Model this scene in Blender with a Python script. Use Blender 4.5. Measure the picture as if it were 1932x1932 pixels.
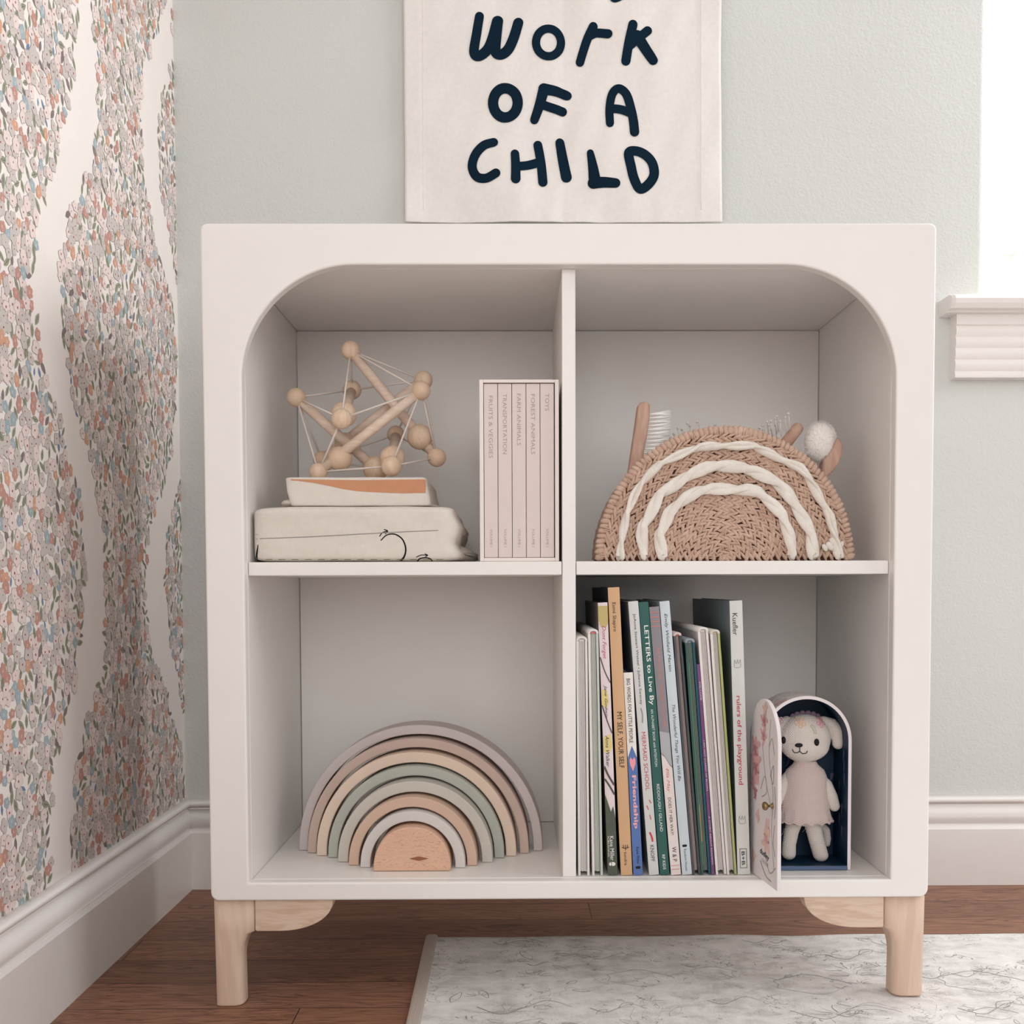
import bpy, bmesh, math, random
from math import sin, cos, pi, atan2, sqrt, floor, hypot
from mathutils import Vector, Matrix, noise
from mathutils.bvhtree import BVHTree
random.seed(7)
S = bpy.context.scene
COL = S.collection
for o in list(bpy.data.objects): bpy.data.objects.remove(o)

# ------------------------------------------------------------ camera
CX, CD, CZ = -0.058, 1.0794, 0.4438
PITCH, YAW, ROLL = -0.0406, -0.0087, -0.0032
F, PX, PY = 1955.4, 987.84, 1186.5
_R = Vector((cos(YAW), sin(YAW), 0)); _F = Vector((-sin(YAW), cos(YAW), 0)); _U = Vector((0, 0, 1))
_F, _U = cos(PITCH) * _F + sin(PITCH) * _U, -sin(PITCH) * _F + cos(PITCH) * _U
_R, _U = cos(ROLL) * _R + sin(ROLL) * _U, -sin(ROLL) * _R + cos(ROLL) * _U
CAM = Vector((CX, -CD, CZ))
cd = bpy.data.cameras.new('camera'); cam = bpy.data.objects.new('camera', cd); COL.objects.link(cam)
M = Matrix((( _R.x, _U.x, -_F.x, CAM.x), (_R.y, _U.y, -_F.y, CAM.y), (_R.z, _U.z, -_F.z, CAM.z), (0, 0, 0, 1)))
cam.matrix_world = M
cd.sensor_width = 36; cd.lens = F / 1932 * 36
cd.shift_x = (966 - PX) / 1932; cd.shift_y = (PY - 966) / 1932
cd.clip_start = 0.02
S.camera = cam

# ------------------------------------------------------------ world, lights, exposure
S.view_settings.view_transform = 'Standard'; S.view_settings.look = 'None'
S.view_settings.gamma = 1; S.view_settings.exposure = -0.71
W = bpy.data.worlds.new('world'); S.world = W; W.use_nodes = True
bg = W.node_tree.nodes['Background']; bg.inputs[0].default_value = (1.0, 0.99, 0.984, 1); bg.inputs[1].default_value = 0.86

def area(name, loc, target, sx, sy, power, col):
    l = bpy.data.lights.new(name, 'AREA'); l.shape = 'RECTANGLE'; l.size = sx; l.size_y = sy
    l.energy = power; l.color = col
    o = bpy.data.objects.new(name, l); COL.objects.link(o); o.location = loc
    o.rotation_euler = (Vector(target) - Vector(loc)).to_track_quat('-Z', 'Y').to_euler()
    return o
area('room_window_light', (0.0, -2.6, 1.25), (0.0, 0.2, 0.45), 1.9, 1.4, 37, (1, 0.99, 0.98))
area('side_window_light', (2.2, -0.35, 1.6), (-0.3, 0.2, 0.35), 1.5, 1.4, 38, (1, 0.99, 0.985))
area('wall_window_light', (0.95, 0.62, 1.3), (0.0, -0.7, 0.35), 0.85, 0.9, 40, (1, 0.99, 0.985))

# ------------------------------------------------------------ back projection helpers
def ray(px, py):
    return _R * ((px - PX) / F) + _U * (-(py - PY) / F) + _F
def at(px, py, y):
    d = ray(px, py); return CAM + d * ((y - CAM.y) / d.y)
def atz(px, py, z):
    d = ray(px, py); return CAM + d * ((z - CAM.z) / d.z)
def atx(px, py, x):
    d = ray(px, py); return CAM + d * ((x - CAM.x) / d.x)
def crop(ox, oy, s):
    return lambda X, Y, y: at(ox + X / s, oy + Y / s, y)

# ------------------------------------------------------------ materials
def lin(c):
    c = c / 255; return c / 12.92 if c <= .04045 else ((c + .055) / 1.055) ** 2.4
def rgb(r, g, b): return (lin(r), lin(g), lin(b), 1)
MATS = {}
class NT:
    def __init__(s, name, rough=.6, spec=.4):
        s.m = bpy.data.materials.new(name); s.m.use_nodes = True; s.t = s.m.node_tree
        s.b = s.t.nodes['Principled BSDF']; s.b.inputs['Roughness'].default_value = rough
        s.b.inputs['Specular IOR Level'].default_value = spec
    def n(s, typ, **k):
        nd = s.t.nodes.new(typ)
        for a, v in k.items(): setattr(nd, a, v)
        return nd
    def put(s, sock, v):
        if hasattr(v, 'is_output') or isinstance(v, bpy.types.NodeSocket): s.t.links.new(v, sock)
        else: sock.default_value = v
    def math(s, op, a, b=0.0, c=None, clamp=False):
        nd = s.n('ShaderNodeMath', operation=op); nd.use_clamp = clamp
        s.put(nd.inputs[0], a); s.put(nd.inputs[1], b)
        if c is not None: s.put(nd.inputs[2], c)
        return nd.outputs[0]
    def coord(s, scale=(1, 1, 1), rot=(0, 0, 0), loc=(0, 0, 0)):
        tc = s.n('ShaderNodeTexCoord'); mp = s.n('ShaderNodeMapping')
        s.t.links.new(tc.outputs['Object'], mp.inputs[0])
        mp.inputs['Scale'].default_value = scale; mp.inputs['Rotation'].default_value = rot; mp.inputs['Location'].default_value = loc
        return mp.outputs[0]
    def noise(s, vec, scale, detail=3, rough=.5, dist=0.0, out=0):
        nd = s.n('ShaderNodeTexNoise'); s.put(nd.inputs['Vector'], vec)
        nd.inputs['Scale'].default_value = scale; nd.inputs['Detail'].default_value = detail
        nd.inputs['Roughness'].default_value = rough; nd.inputs['Distortion'].default_value = dist
        return nd.outputs[out]
    def ramp(s, fac, stops, interp='LINEAR'):
        nd = s.n('ShaderNodeValToRGB'); nd.color_ramp.interpolation = interp; e = nd.color_ramp.elements
        while len(e) < len(stops): e.new(.5)
        for i, (p, c) in enumerate(stops): e[i].position = p; e[i].color = c
        s.put(nd.inputs[0], fac); return nd.outputs[0]
    def mix(s, fac, a, b, mode='MIX'):
        nd = s.n('ShaderNodeMix', data_type='RGBA', blend_type=mode)
        s.put(nd.inputs[0], fac); s.put(nd.inputs[6], a); s.put(nd.inputs[7], b); return nd.outputs[2]
    def bump(s, h, strength=.3, dist=.001):
        nd = s.n('ShaderNodeBump'); nd.inputs['Strength'].default_value = strength; nd.inputs['Distance'].default_value = dist
        s.put(nd.inputs['Height'], h); s.t.links.new(nd.outputs[0], s.b.inputs['Normal'])
    def col(s, c): s.put(s.b.inputs['Base Color'], c)

def plain(name, c, rough=.6, spec=.4, var=.03, bump=0, bscale=400, metal=0):
    if name in MATS: return MATS[name]
    t = NT(name, rough, spec); a = rgb(*c)
    v = t.coord()
    f = t.noise(v, 25, 3)
    lo = tuple(x * (1 - var) for x in a[:3]) + (1,); hi = tuple(min(1, x * (1 + var)) for x in a[:3]) + (1,)
    t.col(t.ramp(f, [(.3, lo), (.7, hi)]))
    if bump: t.bump(t.noise(v, bscale, 2), bump, .0006)
    t.b.inputs['Metallic'].default_value = metal
    MATS[name] = t.m; return t.m

def wood(name, c1, c2, axis='x', scale=1.0, rough=.5, fine=1.0):
    if name in MATS: return MATS[name]
    t = NT(name, rough, .3)
    sc = {'x': (.12, 1, 1), 'z': (1, 1, .12), 'y': (1, .12, 1)}[axis]
    v = t.coord(sc)
    n1 = t.noise(v, 30 * scale, 3, .6, .6)
    n2 = t.noise(v, 260 * scale, 4, .7)
    bands = t.math('SINE', t.math('MULTIPLY', n1, 38))
    f = t.math('ADD', t.math('MULTIPLY', bands, .16), t.math('MULTIPLY', n2, .9 * fine))
    t.col(t.ramp(f, [(.25, rgb(*c2)), (.6, rgb(*c1))]))
    t.bump(n2, .12, .0004)
    MATS[name] = t.m; return t.m

def fabric(name, c, thread=900, strength=.35, rough=.9):
    if name in MATS: return MATS[name]
    t = NT(name, rough, .15); v = t.coord()
    w1 = t.n('ShaderNodeTexWave', bands_direction='X'); t.put(w1.inputs[0], v); w1.inputs['Scale'].default_value = thread / 6; w1.inputs['Distortion'].default_value = 1.5
    w2 = t.n('ShaderNodeTexWave', bands_direction='Z'); t.put(w2.inputs[0], v); w2.inputs['Scale'].default_value = thread / 6; w2.inputs['Distortion'].default_value = 1.5
    h = t.math('MULTIPLY', w1.outputs[1], w2.outputs[1])
    a = rgb(*c); f = t.noise(v, 160, 3)
    t.col(t.ramp(f, [(.3, tuple(x * .95 for x in a[:3]) + (1,)), (.7, a)]))
    t.bump(h, strength, .0004)
    MATS[name] = t.m; return t.m

def knit(name, c, w=.0021, h=.0023):
    if name in MATS: return MATS[name]
    t = NT(name, .95, .1); v = t.coord()
    sp = t.n('ShaderNodeSeparateXYZ'); t.put(sp.inputs[0], v)
    wob = t.noise(v, 180, 2)
    u = t.math('ADD', t.math('DIVIDE', sp.outputs[0], w), t.math('MULTIPLY', wob, .35))
    fu = t.math('FRACT', u)
    tri = t.math('ABSOLUTE', t.math('SUBTRACT', t.math('MULTIPLY', fu, 2), 1))      # 1 at column edge, 0 centre
    vv = t.math('ADD', t.math('DIVIDE', sp.outputs[2], h), t.math('MULTIPLY', tri, -.75))
    st = t.math('ABSOLUTE', t.math('SINE', t.math('MULTIPLY', vv, pi)))
    colp = t.math('SINE', t.math('MULTIPLY', tri, pi))                             # high on both legs of each V
    hgt = t.math('MULTIPLY', t.math('POWER', st, .5), t.math('POWER', colp, .4))
    a = rgb(*c)
    t.col(t.ramp(hgt, [(.15, tuple(x * .62 for x in a[:3]) + (1,)), (.6, a)]))  # shade in the gaps between stitches painted into the yarn colour
    t.bump(hgt, .8, .0009)
    t.b.inputs['Sheen Weight'].default_value = .3
    MATS[name] = t.m; return t.m

# ------------------------------------------------------------ mesh builder
ORG = {}
class MB:
    def __init__(s): s.v = []; s.f = []; s.m = []; s.s = []
    def add(s, v, f, m=0, smooth=False, T=None):
        n = len(s.v)
        if T is not None: v = [T @ Vector(p) for p in v]
        s.v.extend([tuple(p) for p in v]); s.f.extend([tuple(i + n for i in q) for q in f])
        s.m.extend([m] * len(f)); s.s.extend([smooth] * len(f)); return s
    def bm(s, b, m=0, smooth=False, T=None):
        b.verts.index_update()
        v = [p.co.copy() for p in b.verts]; f = [[q.index for q in g.verts] for g in b.faces]; b.free()
        return s.add(v, f, m, smooth, T)
    def transform(s, T): s.v = [tuple(T @ Vector(p)) for p in s.v]; return s
    def build(s, name, mats, parent=None, label=None, kind=None):
        me = bpy.data.meshes.new(name)
        org = ORG.get(parent.name, Vector((0, 0, 0))) if parent else Vector((0, 0, 0))
        if parent: vs = [(p[0] - org.x, p[1] - org.y, p[2] - org.z) for p in s.v]
        else: vs = s.v
        me.from_pydata(vs, [], s.f)
        if not isinstance(mats, (list, tuple)): mats = [mats]
        for m in mats: me.materials.append(m)
        me.polygons.foreach_set('material_index', s.m); me.polygons.foreach_set('use_smooth', s.s)
        me.update()
        o = bpy.data.objects.new(name, me); COL.objects.link(o)
        if parent: o.parent = parent; ORG[o.name] = org
        if label: o['label'] = label
        if kind: o['kind'] = kind
        return o
def thing(name, loc, label, cat, group=None):
    o = bpy.data.objects.new(name, None); COL.objects.link(o); o.location = loc; o.empty_display_size = .02
    ORG[o.name] = Vector(loc); o['label'] = label; o['category'] = cat
    if group: o['group'] = group
    return o
def tag(o, label, cat, group=None):
    o['label'] = label; o['category'] = cat
    if group: o['group'] = group
    return o

def rbox(mb, x0, x1, y0, y1, z0, z1, bev=.001, seg=2, m=0, T=None):
    b = bmesh.new(); bmesh.ops.create_cube(b, size=1)
    for v in b.verts: v.co = Vector(((x0 + x1) / 2 + v.co.x * (x1 - x0), (y0 + y1) / 2 + v.co.y * (y1 - y0), (z0 + z1) / 2 + v.co.z * (z1 - z0)))
    if bev > 0: bmesh.ops.bevel(b, geom=list(b.edges), offset=min(bev, .49 * min(abs(x1 - x0), abs(y1 - y0), abs(z1 - z0))), segments=seg, profile=.5, affect='EDGES')
    return mb.bm(b, m, False, T)
def prism(mb, pts, y0, y1, bev=.001, seg=2, m=0, T=None, smooth=False):
    """outline pts (x,z) extruded from y0 to y1, both rims rounded"""
    b = bmesh.new()
    vs = [b.verts.new((x, y0, z)) for x, z in pts]
    f = b.faces.new(vs); r = bmesh.ops.extrude_face_region(b, geom=[f])
    nv = [g for g in r['geom'] if isinstance(g, bmesh.types.BMVert)]
    for v in nv: v.co.y = y1
    bmesh.ops.recalc_face_normals(b, faces=b.faces)
    if bev > 0:
        es = [e for e in b.edges if abs(e.verts[0].co.y - e.verts[1].co.y) < 1e-7]
        bmesh.ops.bevel(b, geom=es, offset=bev, segments=seg, profile=.5, affect='EDGES')
    return mb.bm(b, m, smooth, T)
def ellipsoid(mb, c, rx, ry, rz, m=0, R=None, nu=14, nv=10, smooth=True):
    v = []; f = []
    for j in range(nv + 1):
        ph = pi * j / nv
        for i in range(nu):
            th = 2 * pi * i / nu
            p = Vector((rx * sin(ph) * cos(th), ry * sin(ph) * sin(th), rz * cos(ph)))
            if R is not None: p = R @ p
            v.append(p + Vector(c))
    for j in range(nv):
        for i in range(nu):
            a = j * nu + i; b_ = j * nu + (i + 1) % nu
            f.append((a, a + nu, b_ + nu, b_))
    return mb.add(v, f, m, smooth)
def tube(mb, pts, r, seg=8, m=0, cap=True, smooth=True, flat=None, closed=False):
    pts = [Vector(p) for p in pts]; n = len(pts)
    rs = r if isinstance(r, (list, tuple)) else [r] * n
    v = []; f = []; up = None
    for i, p in enumerate(pts):
        if closed: t = pts[(i + 1) % n] - pts[i - 1]
        else: t = pts[min(i + 1, n - 1)] - pts[max(i - 1, 0)]
        if t.length < 1e-9: t = Vector((0, 0, 1))
        t.normalize()
        if up is None:
            up = Vector((0, 1, 0)) if abs(t.y) < .9 else Vector((1, 0, 0))
        a = t.cross(up); a.normalize(); b = a.cross(t); b.normalize(); up = b
        for k in range(seg):
            th = 2 * pi * k / seg
            v.append(p + a * (cos(th) * rs[i]) + b * (sin(th) * rs[i] * (flat or 1)))
    for i in range(n if closed else n - 1):
        for k in range(seg):
            a = i * seg + k; b_ = i * seg + (k + 1) % seg; j = (i + 1) % n
            f.append((a, b_, j * seg + (k + 1) % seg, j * seg + k))
    if cap and not closed:
        f.append(tuple(range(seg))[::-1]); f.append(tuple((n - 1) * seg + k for k in range(seg)))
    return mb.add(v, f, m, smooth)
def softbox(hx, hy, hz, n=26, p=8.0, fn=None):
    """rounded soft block as a bmesh centred on 0; fn(co)->co"""
    b = bmesh.new(); bmesh.ops.create_grid(b, x_segments=1, y_segments=1, size=1); b.clear()
    for ax in range(3):
        for sg in (-1, 1):
            g = {}
            for i in range(n + 1):
                for j in range(n + 1):
                    u = -1 + 2 * i / n; w = -1 + 2 * j / n
                    q = [0, 0, 0]; q[ax] = sg; q[(ax + 1) % 3] = u; q[(ax + 2) % 3] = w
                    L = sum(abs(t) ** p for t in q) ** (1 / p)
                    c = Vector((q[0] / L * hx, q[1] / L * hy, q[2] / L * hz))
                    g[i, j] = b.verts.new(c)
            for i in range(n):
                for j in range(n):
                    q = [g[i, j], g[i + 1, j], g[i + 1, j + 1], g[i, j + 1]]
                    b.faces.new(q if sg > 0 else q[::-1])
    bmesh.ops.remove_doubles(b, verts=b.verts, dist=1e-6)
    if fn:
        for v in b.verts: v.co = fn(v.co.copy())
    return b
def evaluated(o):
    dg = bpy.context.evaluated_depsgraph_get(); dg.update()
    e = o.evaluated_get(dg); me = e.to_mesh()
    v = [p.co.copy() for p in me.vertices]; f = [tuple(q.vertices) for q in me.polygons]
    e.to_mesh_clear(); return v, f
def remesh(mb, voxel, it=6):
    me = bpy.data.meshes.new('t'); me.from_pydata(mb.v, [], mb.f); o = bpy.data.objects.new('t', me); COL.objects.link(o)
    a = o.modifiers.new('r', 'REMESH'); a.mode = 'VOXEL'; a.voxel_size = voxel
    if it: s_ = o.modifiers.new('s', 'SMOOTH'); s_.iterations = it; s_.factor = .5
    v, f = evaluated(o); bpy.data.objects.remove(o); bpy.data.meshes.remove(me)
    r = MB(); r.add(v, f, 0, True); return r
_tc = {}
def text2d(s, L=None, H=None, shear=0.0, bold=0.0):
    """flat lettering: x 0..L, y 0..H (stretched to fit)"""
    if 'M' in s or 'W' in s: bold = 0.0
    k = (s, shear, bold)
    if k not in _tc:
        c = bpy.data.curves.new('t', 'FONT'); c.body = s; c.size = 1; c.shear = shear; c.offset = bold; c.resolution_u = 2
        o = bpy.data.objects.new('t', c); COL.objects.link(o)
        v, f = evaluated(o); bpy.data.objects.remove(o); bpy.data.curves.remove(c)
        x0 = min(p.x for p in v); x1 = max(p.x for p in v); y0 = min(p.y for p in v); y1 = max(p.y for p in v)
        _tc[k] = ([((p.x - x0) / (x1 - x0), (p.y - y0) / (y1 - y0)) for p in v], f, (x1 - x0) / (y1 - y0))
    v, f, asp = _tc[k]
    if L is None: L = asp * H
    if H is None: H = L / asp
    return [(x * L, y * H) for x, y in v], f
def stroke2d(pts, w, closed=False, sub=6, caps=True):
    """ribbon with round caps from 2D points (Catmull-Rom smoothed); returns verts2d, faces"""
    P = [Vector(p) for p in pts]; n = len(P); out = []
    rng = range(n) if closed else range(n - 1)
    for i in rng:
        if closed: a, b, c, d = P[i - 1], P[i], P[(i + 1) % n], P[(i + 2) % n]
        else: a, b, c, d = P[max(i - 1, 0)], P[i], P[i + 1], P[min(i + 2, n - 1)]
        for k in range(sub):
            t = k / sub
            out.append(.5 * ((2 * b) + (c - a) * t + (2 * a - 5 * b + 4 * c - d) * t * t + (3 * b - a - 3 * c + d) * t ** 3))
    if not closed: out.append(P[-1])
    ws = w if isinstance(w, (list, tuple)) else None
    v = []; f = []; m = len(out)
    for i, p in enumerate(out):
        t = (out[(i + 1) % m] - out[i - 1]) if closed else (out[min(i + 1, m - 1)] - out[max(i - 1, 0)])
        if t.length < 1e-12: t = Vector((1, 0))
        t.normalize(); nn = Vector((-t.y, t.x))
        hw = (ws[0] + (ws[-1] - ws[0]) * i / (m - 1)) / 2 if ws else w / 2
        v += [p + nn * hw, p, p - nn * hw]
    for i in range(m if closed else m - 1):
        j = (i + 1) % m; a = i * 3; b = j * 3
        f += [(a, a + 1, b + 1, b), (a + 1, a + 2, b + 2, b + 1)]
    if caps and not closed:
        for (p, q, hw) in ((out[0], out[1], ws[0] / 2 if ws else w / 2), (out[-1], out[-2], ws[-1] / 2 if ws else w / 2)):
            t = (p - q).normalized(); k0 = len(v); v.append(p)
            ang = atan2(t.y, t.x)
            for k in range(9): v.append(p + Vector((cos(ang - pi / 2 + pi * k / 8), sin(ang - pi / 2 + pi * k / 8))) * hw)
            for k in range(8): f.append((k0, k0 + 1 + k, k0 + 2 + k))
    return v, f

# ------------------------------------------------------------ cabinet dimensions
CW = .7566; HX = CW / 2; ZB = .1147; ZT = ZB + .702
OI = .040; OT = .0419; OB = .0192; LIP = .0145; DEP = .2748
CD2 = .292                                   # carcass depth
ZF = ZB + OB                                 # cell floor
ZC = ZT - OT                                 # cell ceiling
XL, YB = .5334, .4332                        # baseboard faces
WX, WY = -.545, .445                         # wall planes
BH = .1328

# ------------------------------------------------------------ structure materials
def m_wall():
    t = NT('wall_paint', .75, .2); v = t.coord()
    h = t.noise(v, 230, 2, .5, .5); h2 = t.noise(v, 90, 2)
    t.col(t.ramp(t.noise(v, 3, 2), [(.3, rgb(213, 214, 210)), (.7, rgb(217, 219, 215))]))
    t.bump(t.math('ADD', h, t.math('MULTIPLY', h2, .6)), .42, .0016); return t.m
WALLM = m_wall()
TRIM = plain('trim_paint', (236, 230, 226), .32, .45, .01)
PAPER = plain('wallpaper_ground', (244, 237, 232), .8, .2, .01)
def m_floor():
    t = NT('oak_floor', .42, .35); tc = t.n('ShaderNodeTexCoord'); sp = t.n('ShaderNodeSeparateXYZ'); t.t.links.new(tc.outputs['Object'], sp.inputs[0])
    x, y = sp.outputs[0], sp.outputs[1]
    PWD = .0716
    ry = t.math('DIVIDE', y, PWD); row = t.math('FLOOR', ry); fy = t.math('FRACT', ry)
    wn = t.n('ShaderNodeTexWhiteNoise', noise_dimensions='1D'); t.put(wn.inputs['W'], row)
    rx = t.math('ADD', t.math('DIVIDE', x, 2.2), t.math('MULTIPLY', row, .37))
    rx = t.math('ADD', rx, .5)
    colm = t.math('FLOOR', rx); fx = t.math('FRACT', rx)
    cm = t.n('ShaderNodeCombineXYZ'); t.put(cm.inputs[0], colm); t.put(cm.inputs[1], row)
    wn2 = t.n('ShaderNodeTexWhiteNoise', noise_dimensions='2D'); t.put(wn2.inputs['Vector'], cm.outputs[0])
    off = t.n('ShaderNodeCombineXYZ'); t.put(off.inputs[0], t.math('MULTIPLY', x, .09)); t.put(off.inputs[1], t.math('ADD', y, t.math('MULTIPLY', wn2.outputs['Value'], 3))); t.put(off.inputs[2], t.math('MULTIPLY', wn2.outputs['Value'], 9))
    g1 = t.noise(off.outputs[0], 24, 3, .6, 1.2); g2 = t.noise(off.outputs[0], 210, 4, .75, .3)
    rings = t.math('POWER', t.math('ABSOLUTE', t.math('SINE', t.math('MULTIPLY', g1, 46))), .5)
    f = t.math('ADD', t.math('MULTIPLY', rings, .26), t.math('MULTIPLY', g2, .62))
    c = t.ramp(f, [(.2, rgb(78, 50, 38)), (.48, rgb(138, 97, 76)), (.72, rgb(176, 130, 104))])
    tint = t.ramp(wn2.outputs['Value'], [(0, (.66, .64, .64, 1)), (.5, (.95, .92, .9, 1)), (1, (1.0, 1.0, 1.0, 1))])
    c = t.mix(1.0, c, tint, 'MULTIPLY')
    gy = t.math('LESS_THAN', t.math('MINIMUM', fy, t.math('SUBTRACT', 1, fy)), .008)
    gx = t.math('LESS_THAN', t.math('MINIMUM', fx, t.math('SUBTRACT', 1, fx)), .00025)
    g = t.math('MAXIMUM', gy, gx)
    c = t.mix(g, c, rgb(40, 24, 18)); t.col(c)
    t.bump(t.math('SUBTRACT', g2, t.math('MULTIPLY', g, 1.5)), .25, .0006)
    t.put(t.b.inputs['Roughness'], t.math('ADD', .36, t.math('MULTIPLY', g2, .14)))
    return t.m
FLOORM = m_floor()

def struct(name, mb, mats):
    o = mb.build(name, mats); o['kind'] = 'structure'; return o

# floor
struct('floor', MB().add([(WX - .1, -3.2, 0), (3.0, -3.2, 0), (3.0, WY + .1, 0), (WX - .1, WY + .1, 0), (WX - .1, -3.2, -.05), (3.0, -3.2, -.05), (3.0, WY + .1, -.05), (WX - .1, WY + .1, -.05)],
    [(0, 1, 2, 3), (7, 6, 5, 4), (0, 4, 5, 1), (1, 5, 6, 2), (2, 6, 7, 3), (3, 7, 4, 0)]), FLOORM)

# window opening in the back wall
w0 = at(1862, 300, WY); wsill = at(1880, 553, WY).z
WX0 = w0.x; WX1 = WX0 + .80; WZ0 = wsill - .004; WZ1 = 1.75; RB = .011
mb = MB()
def quad(mb, a, b, c, d, m=0): mb.add([a, b, c, d], [(0, 1, 2, 3)], m)
Xe = 3.0; Zt = 2.3
quad(mb, (WX, WY, 0), (WX0 - RB, WY, 0), (WX0 - RB, WY, Zt), (WX, WY, Zt))
quad(mb, (WX0 - RB, WY, 0), (WX1, WY, 0), (WX1, WY, WZ0), (WX0 - RB, WY, WZ0))
quad(mb, (WX0 - RB, WY, WZ1), (WX1, WY, WZ1), (WX1, WY, Zt), (WX0 - RB, WY, Zt))
quad(mb, (WX1, WY, 0), (Xe, WY, 0), (Xe, WY, Zt), (WX1, WY, Zt))
quad(mb, (WX1, WY, WZ0), (WX1, WY + .1, WZ0), (WX1, WY + .1, WZ1), (WX1, WY, WZ1))
quad(mb, (WX0, WY, WZ1), (WX1, WY, WZ1), (WX1, WY + .1, WZ1), (WX0, WY + .1, WZ1))
quad(mb, (WX0, WY + .1, WZ0), (WX1, WY + .1, WZ0), (WX1, WY, WZ0), (WX0, WY, WZ0))
quad(mb, (WX0, WY + RB, WZ0), (WX0, WY + .1, WZ0), (WX0, WY + .1, WZ1), (WX0, WY + RB, WZ1))
n = 8; v = []; f = []
for i in range(n + 1):
    a = pi / 2 * i / n; x = WX0 - RB + RB * sin(a); y = WY + RB - RB * cos(a)
    v += [(x, y, WZ0), (x, y, WZ1)]
for i in range(n): f.append((2 * i, 2 * i + 2, 2 * i + 3, 2 * i + 1))
mb.add(v, f, 0, True)
# back skin of the wall so it has thickness
quad(mb, (WX - .1, WY + .11, 0), (WX0, WY + .11, 0), (WX0, WY + .11, Zt), (WX - .1, WY + .11, Zt))
quad(mb, (WX0, WY + .11, 0), (Xe, WY + .11, 0), (Xe, WY + .11, WZ0), (WX0, WY + .11, WZ0))
quad(mb, (WX0, WY + .11, WZ1), (Xe, WY + .11, WZ1), (Xe, WY + .11, Zt), (WX0, WY + .11, Zt))
quad(mb, (WX1, WY + .11, WZ0), (Xe, WY + .11, WZ0), (Xe, WY + .11, WZ1), (WX1, WY + .11, WZ1))
struct('wall_back', mb, WALLM)
struct('wall_left', rbox(MB(), WX - .1, WX, -3.2, WY + .11, 0, 2.3, 0), PAPER)

# window: frame, sash rail, pane
VIN = plain('window_vinyl', (246, 243, 240), .3, .5, .01)
win = bpy.data.objects.new('window_1', None); COL.objects.link(win); win['kind'] = 'structure'; ORG['window_1'] = Vector((0, 0, 0))
mb = MB(); fx0 = WX0 + .004; yy = WY + .05
rbox(mb, fx0 - .004, fx0 + .010, yy, yy + .04, WZ0, WZ1, .002)
rbox(mb, WX1 - .03, WX1, yy, yy + .04, WZ0, WZ1, .002)
rbox(mb, fx0, WX1, yy, yy + .04, WZ0, WZ0 + .012, .002); rbox(mb, fx0, WX1, yy, yy + .04, WZ1 - .03, WZ1, .002)
sx = at(1926, 300, yy).x; rbox(mb, sx, sx + .022, yy + .004, yy + .036, WZ0, WZ1, .003)
zz = at(1900, 470, yy).z
rbox(mb, fx0, sx, yy + .012, yy + .03, zz - .0025, zz + .0025, .001)
mb.build('window_frame', VIN, win)
gl = NT('window_glass', .02, .3); gl.col((1, 1, 1, 1)); gl.b.inputs['Transmission Weight'].default_value = 1; gl.b.inputs['IOR'].default_value = 1.02
rbox(MB(), fx0, WX1 - .02, yy + .018, yy + .022, WZ0 + .005, WZ1 - .02, 0).build('pane', gl.m, win)

# window sill (stool) and reeded apron
a0 = at(1795, 566, WY - .05); mb = MB(); sx0 = at(1796, 565, WY - .045).x
zt = at(1850, 553, WY - .045).z; zb = at(1850, 580, WY - .045).z
prof = [(WY, zt), (WY - .040, zt), (WY - .047, zt - .003), (WY - .050, zt - .008), (WY - .048, zt - .014), (WY - .043, zb), (WY - .032, zb), (WY - .030, zb - .003), (WY, zb - .003)]
v = []; f = []; npf = len(prof)
for k, (xx, ins) in enumerate(((sx0, .004), (sx0 + .004, 0), (WX1 + .06, 0))):
    for (y, z) in prof: v.append((xx, min(WY, y + (ins if y < WY - .001 else 0)), z))
for k in range(2):
    for i in range(npf):
        j = (i + 1) % npf; f.append((k * npf + i, k * npf + j, (k + 1) * npf + j, (k + 1) * npf + i))
f.append(tuple(range(npf))[::-1]); f.append(tuple(2 * npf + i for i in range(npf)))
mb.add(v, f)
rbox(mb, WX0, WX1, WY - .005, WY + .1, zt - .012, zt, .001)
ap0 = at(1806, 640, WY - .025).x; az1 = zb - .003; az0 = at(1830, 712, WY - .02).z
N = 66; v = []; f = []
pr = [(WY, az1)]
for i in range(N + 1):
    t = i / N; z = az1 + (az0 - az1) * t
    k = t * 5.6
    amp = .0035 * (abs(sin(pi * k)) ** .6) if t > .17 else .003
    pr.append((WY - .020 - amp + t * .004, z))
pr.append((WY, az0)); n2 = len(pr)
for xx in (ap0, WX1 + .05):
    for (y, z) in pr: v.append((xx, y, z))
for i in range(n2 - 1): f.append((i, i + 1, n2 + i + 1, n2 + i))
f.append(tuple(range(n2))[::-1]); f.append(tuple(n2 + i for i in range(n2)))
mb.add(v, f); struct('trim_1', mb, TRIM)

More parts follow.
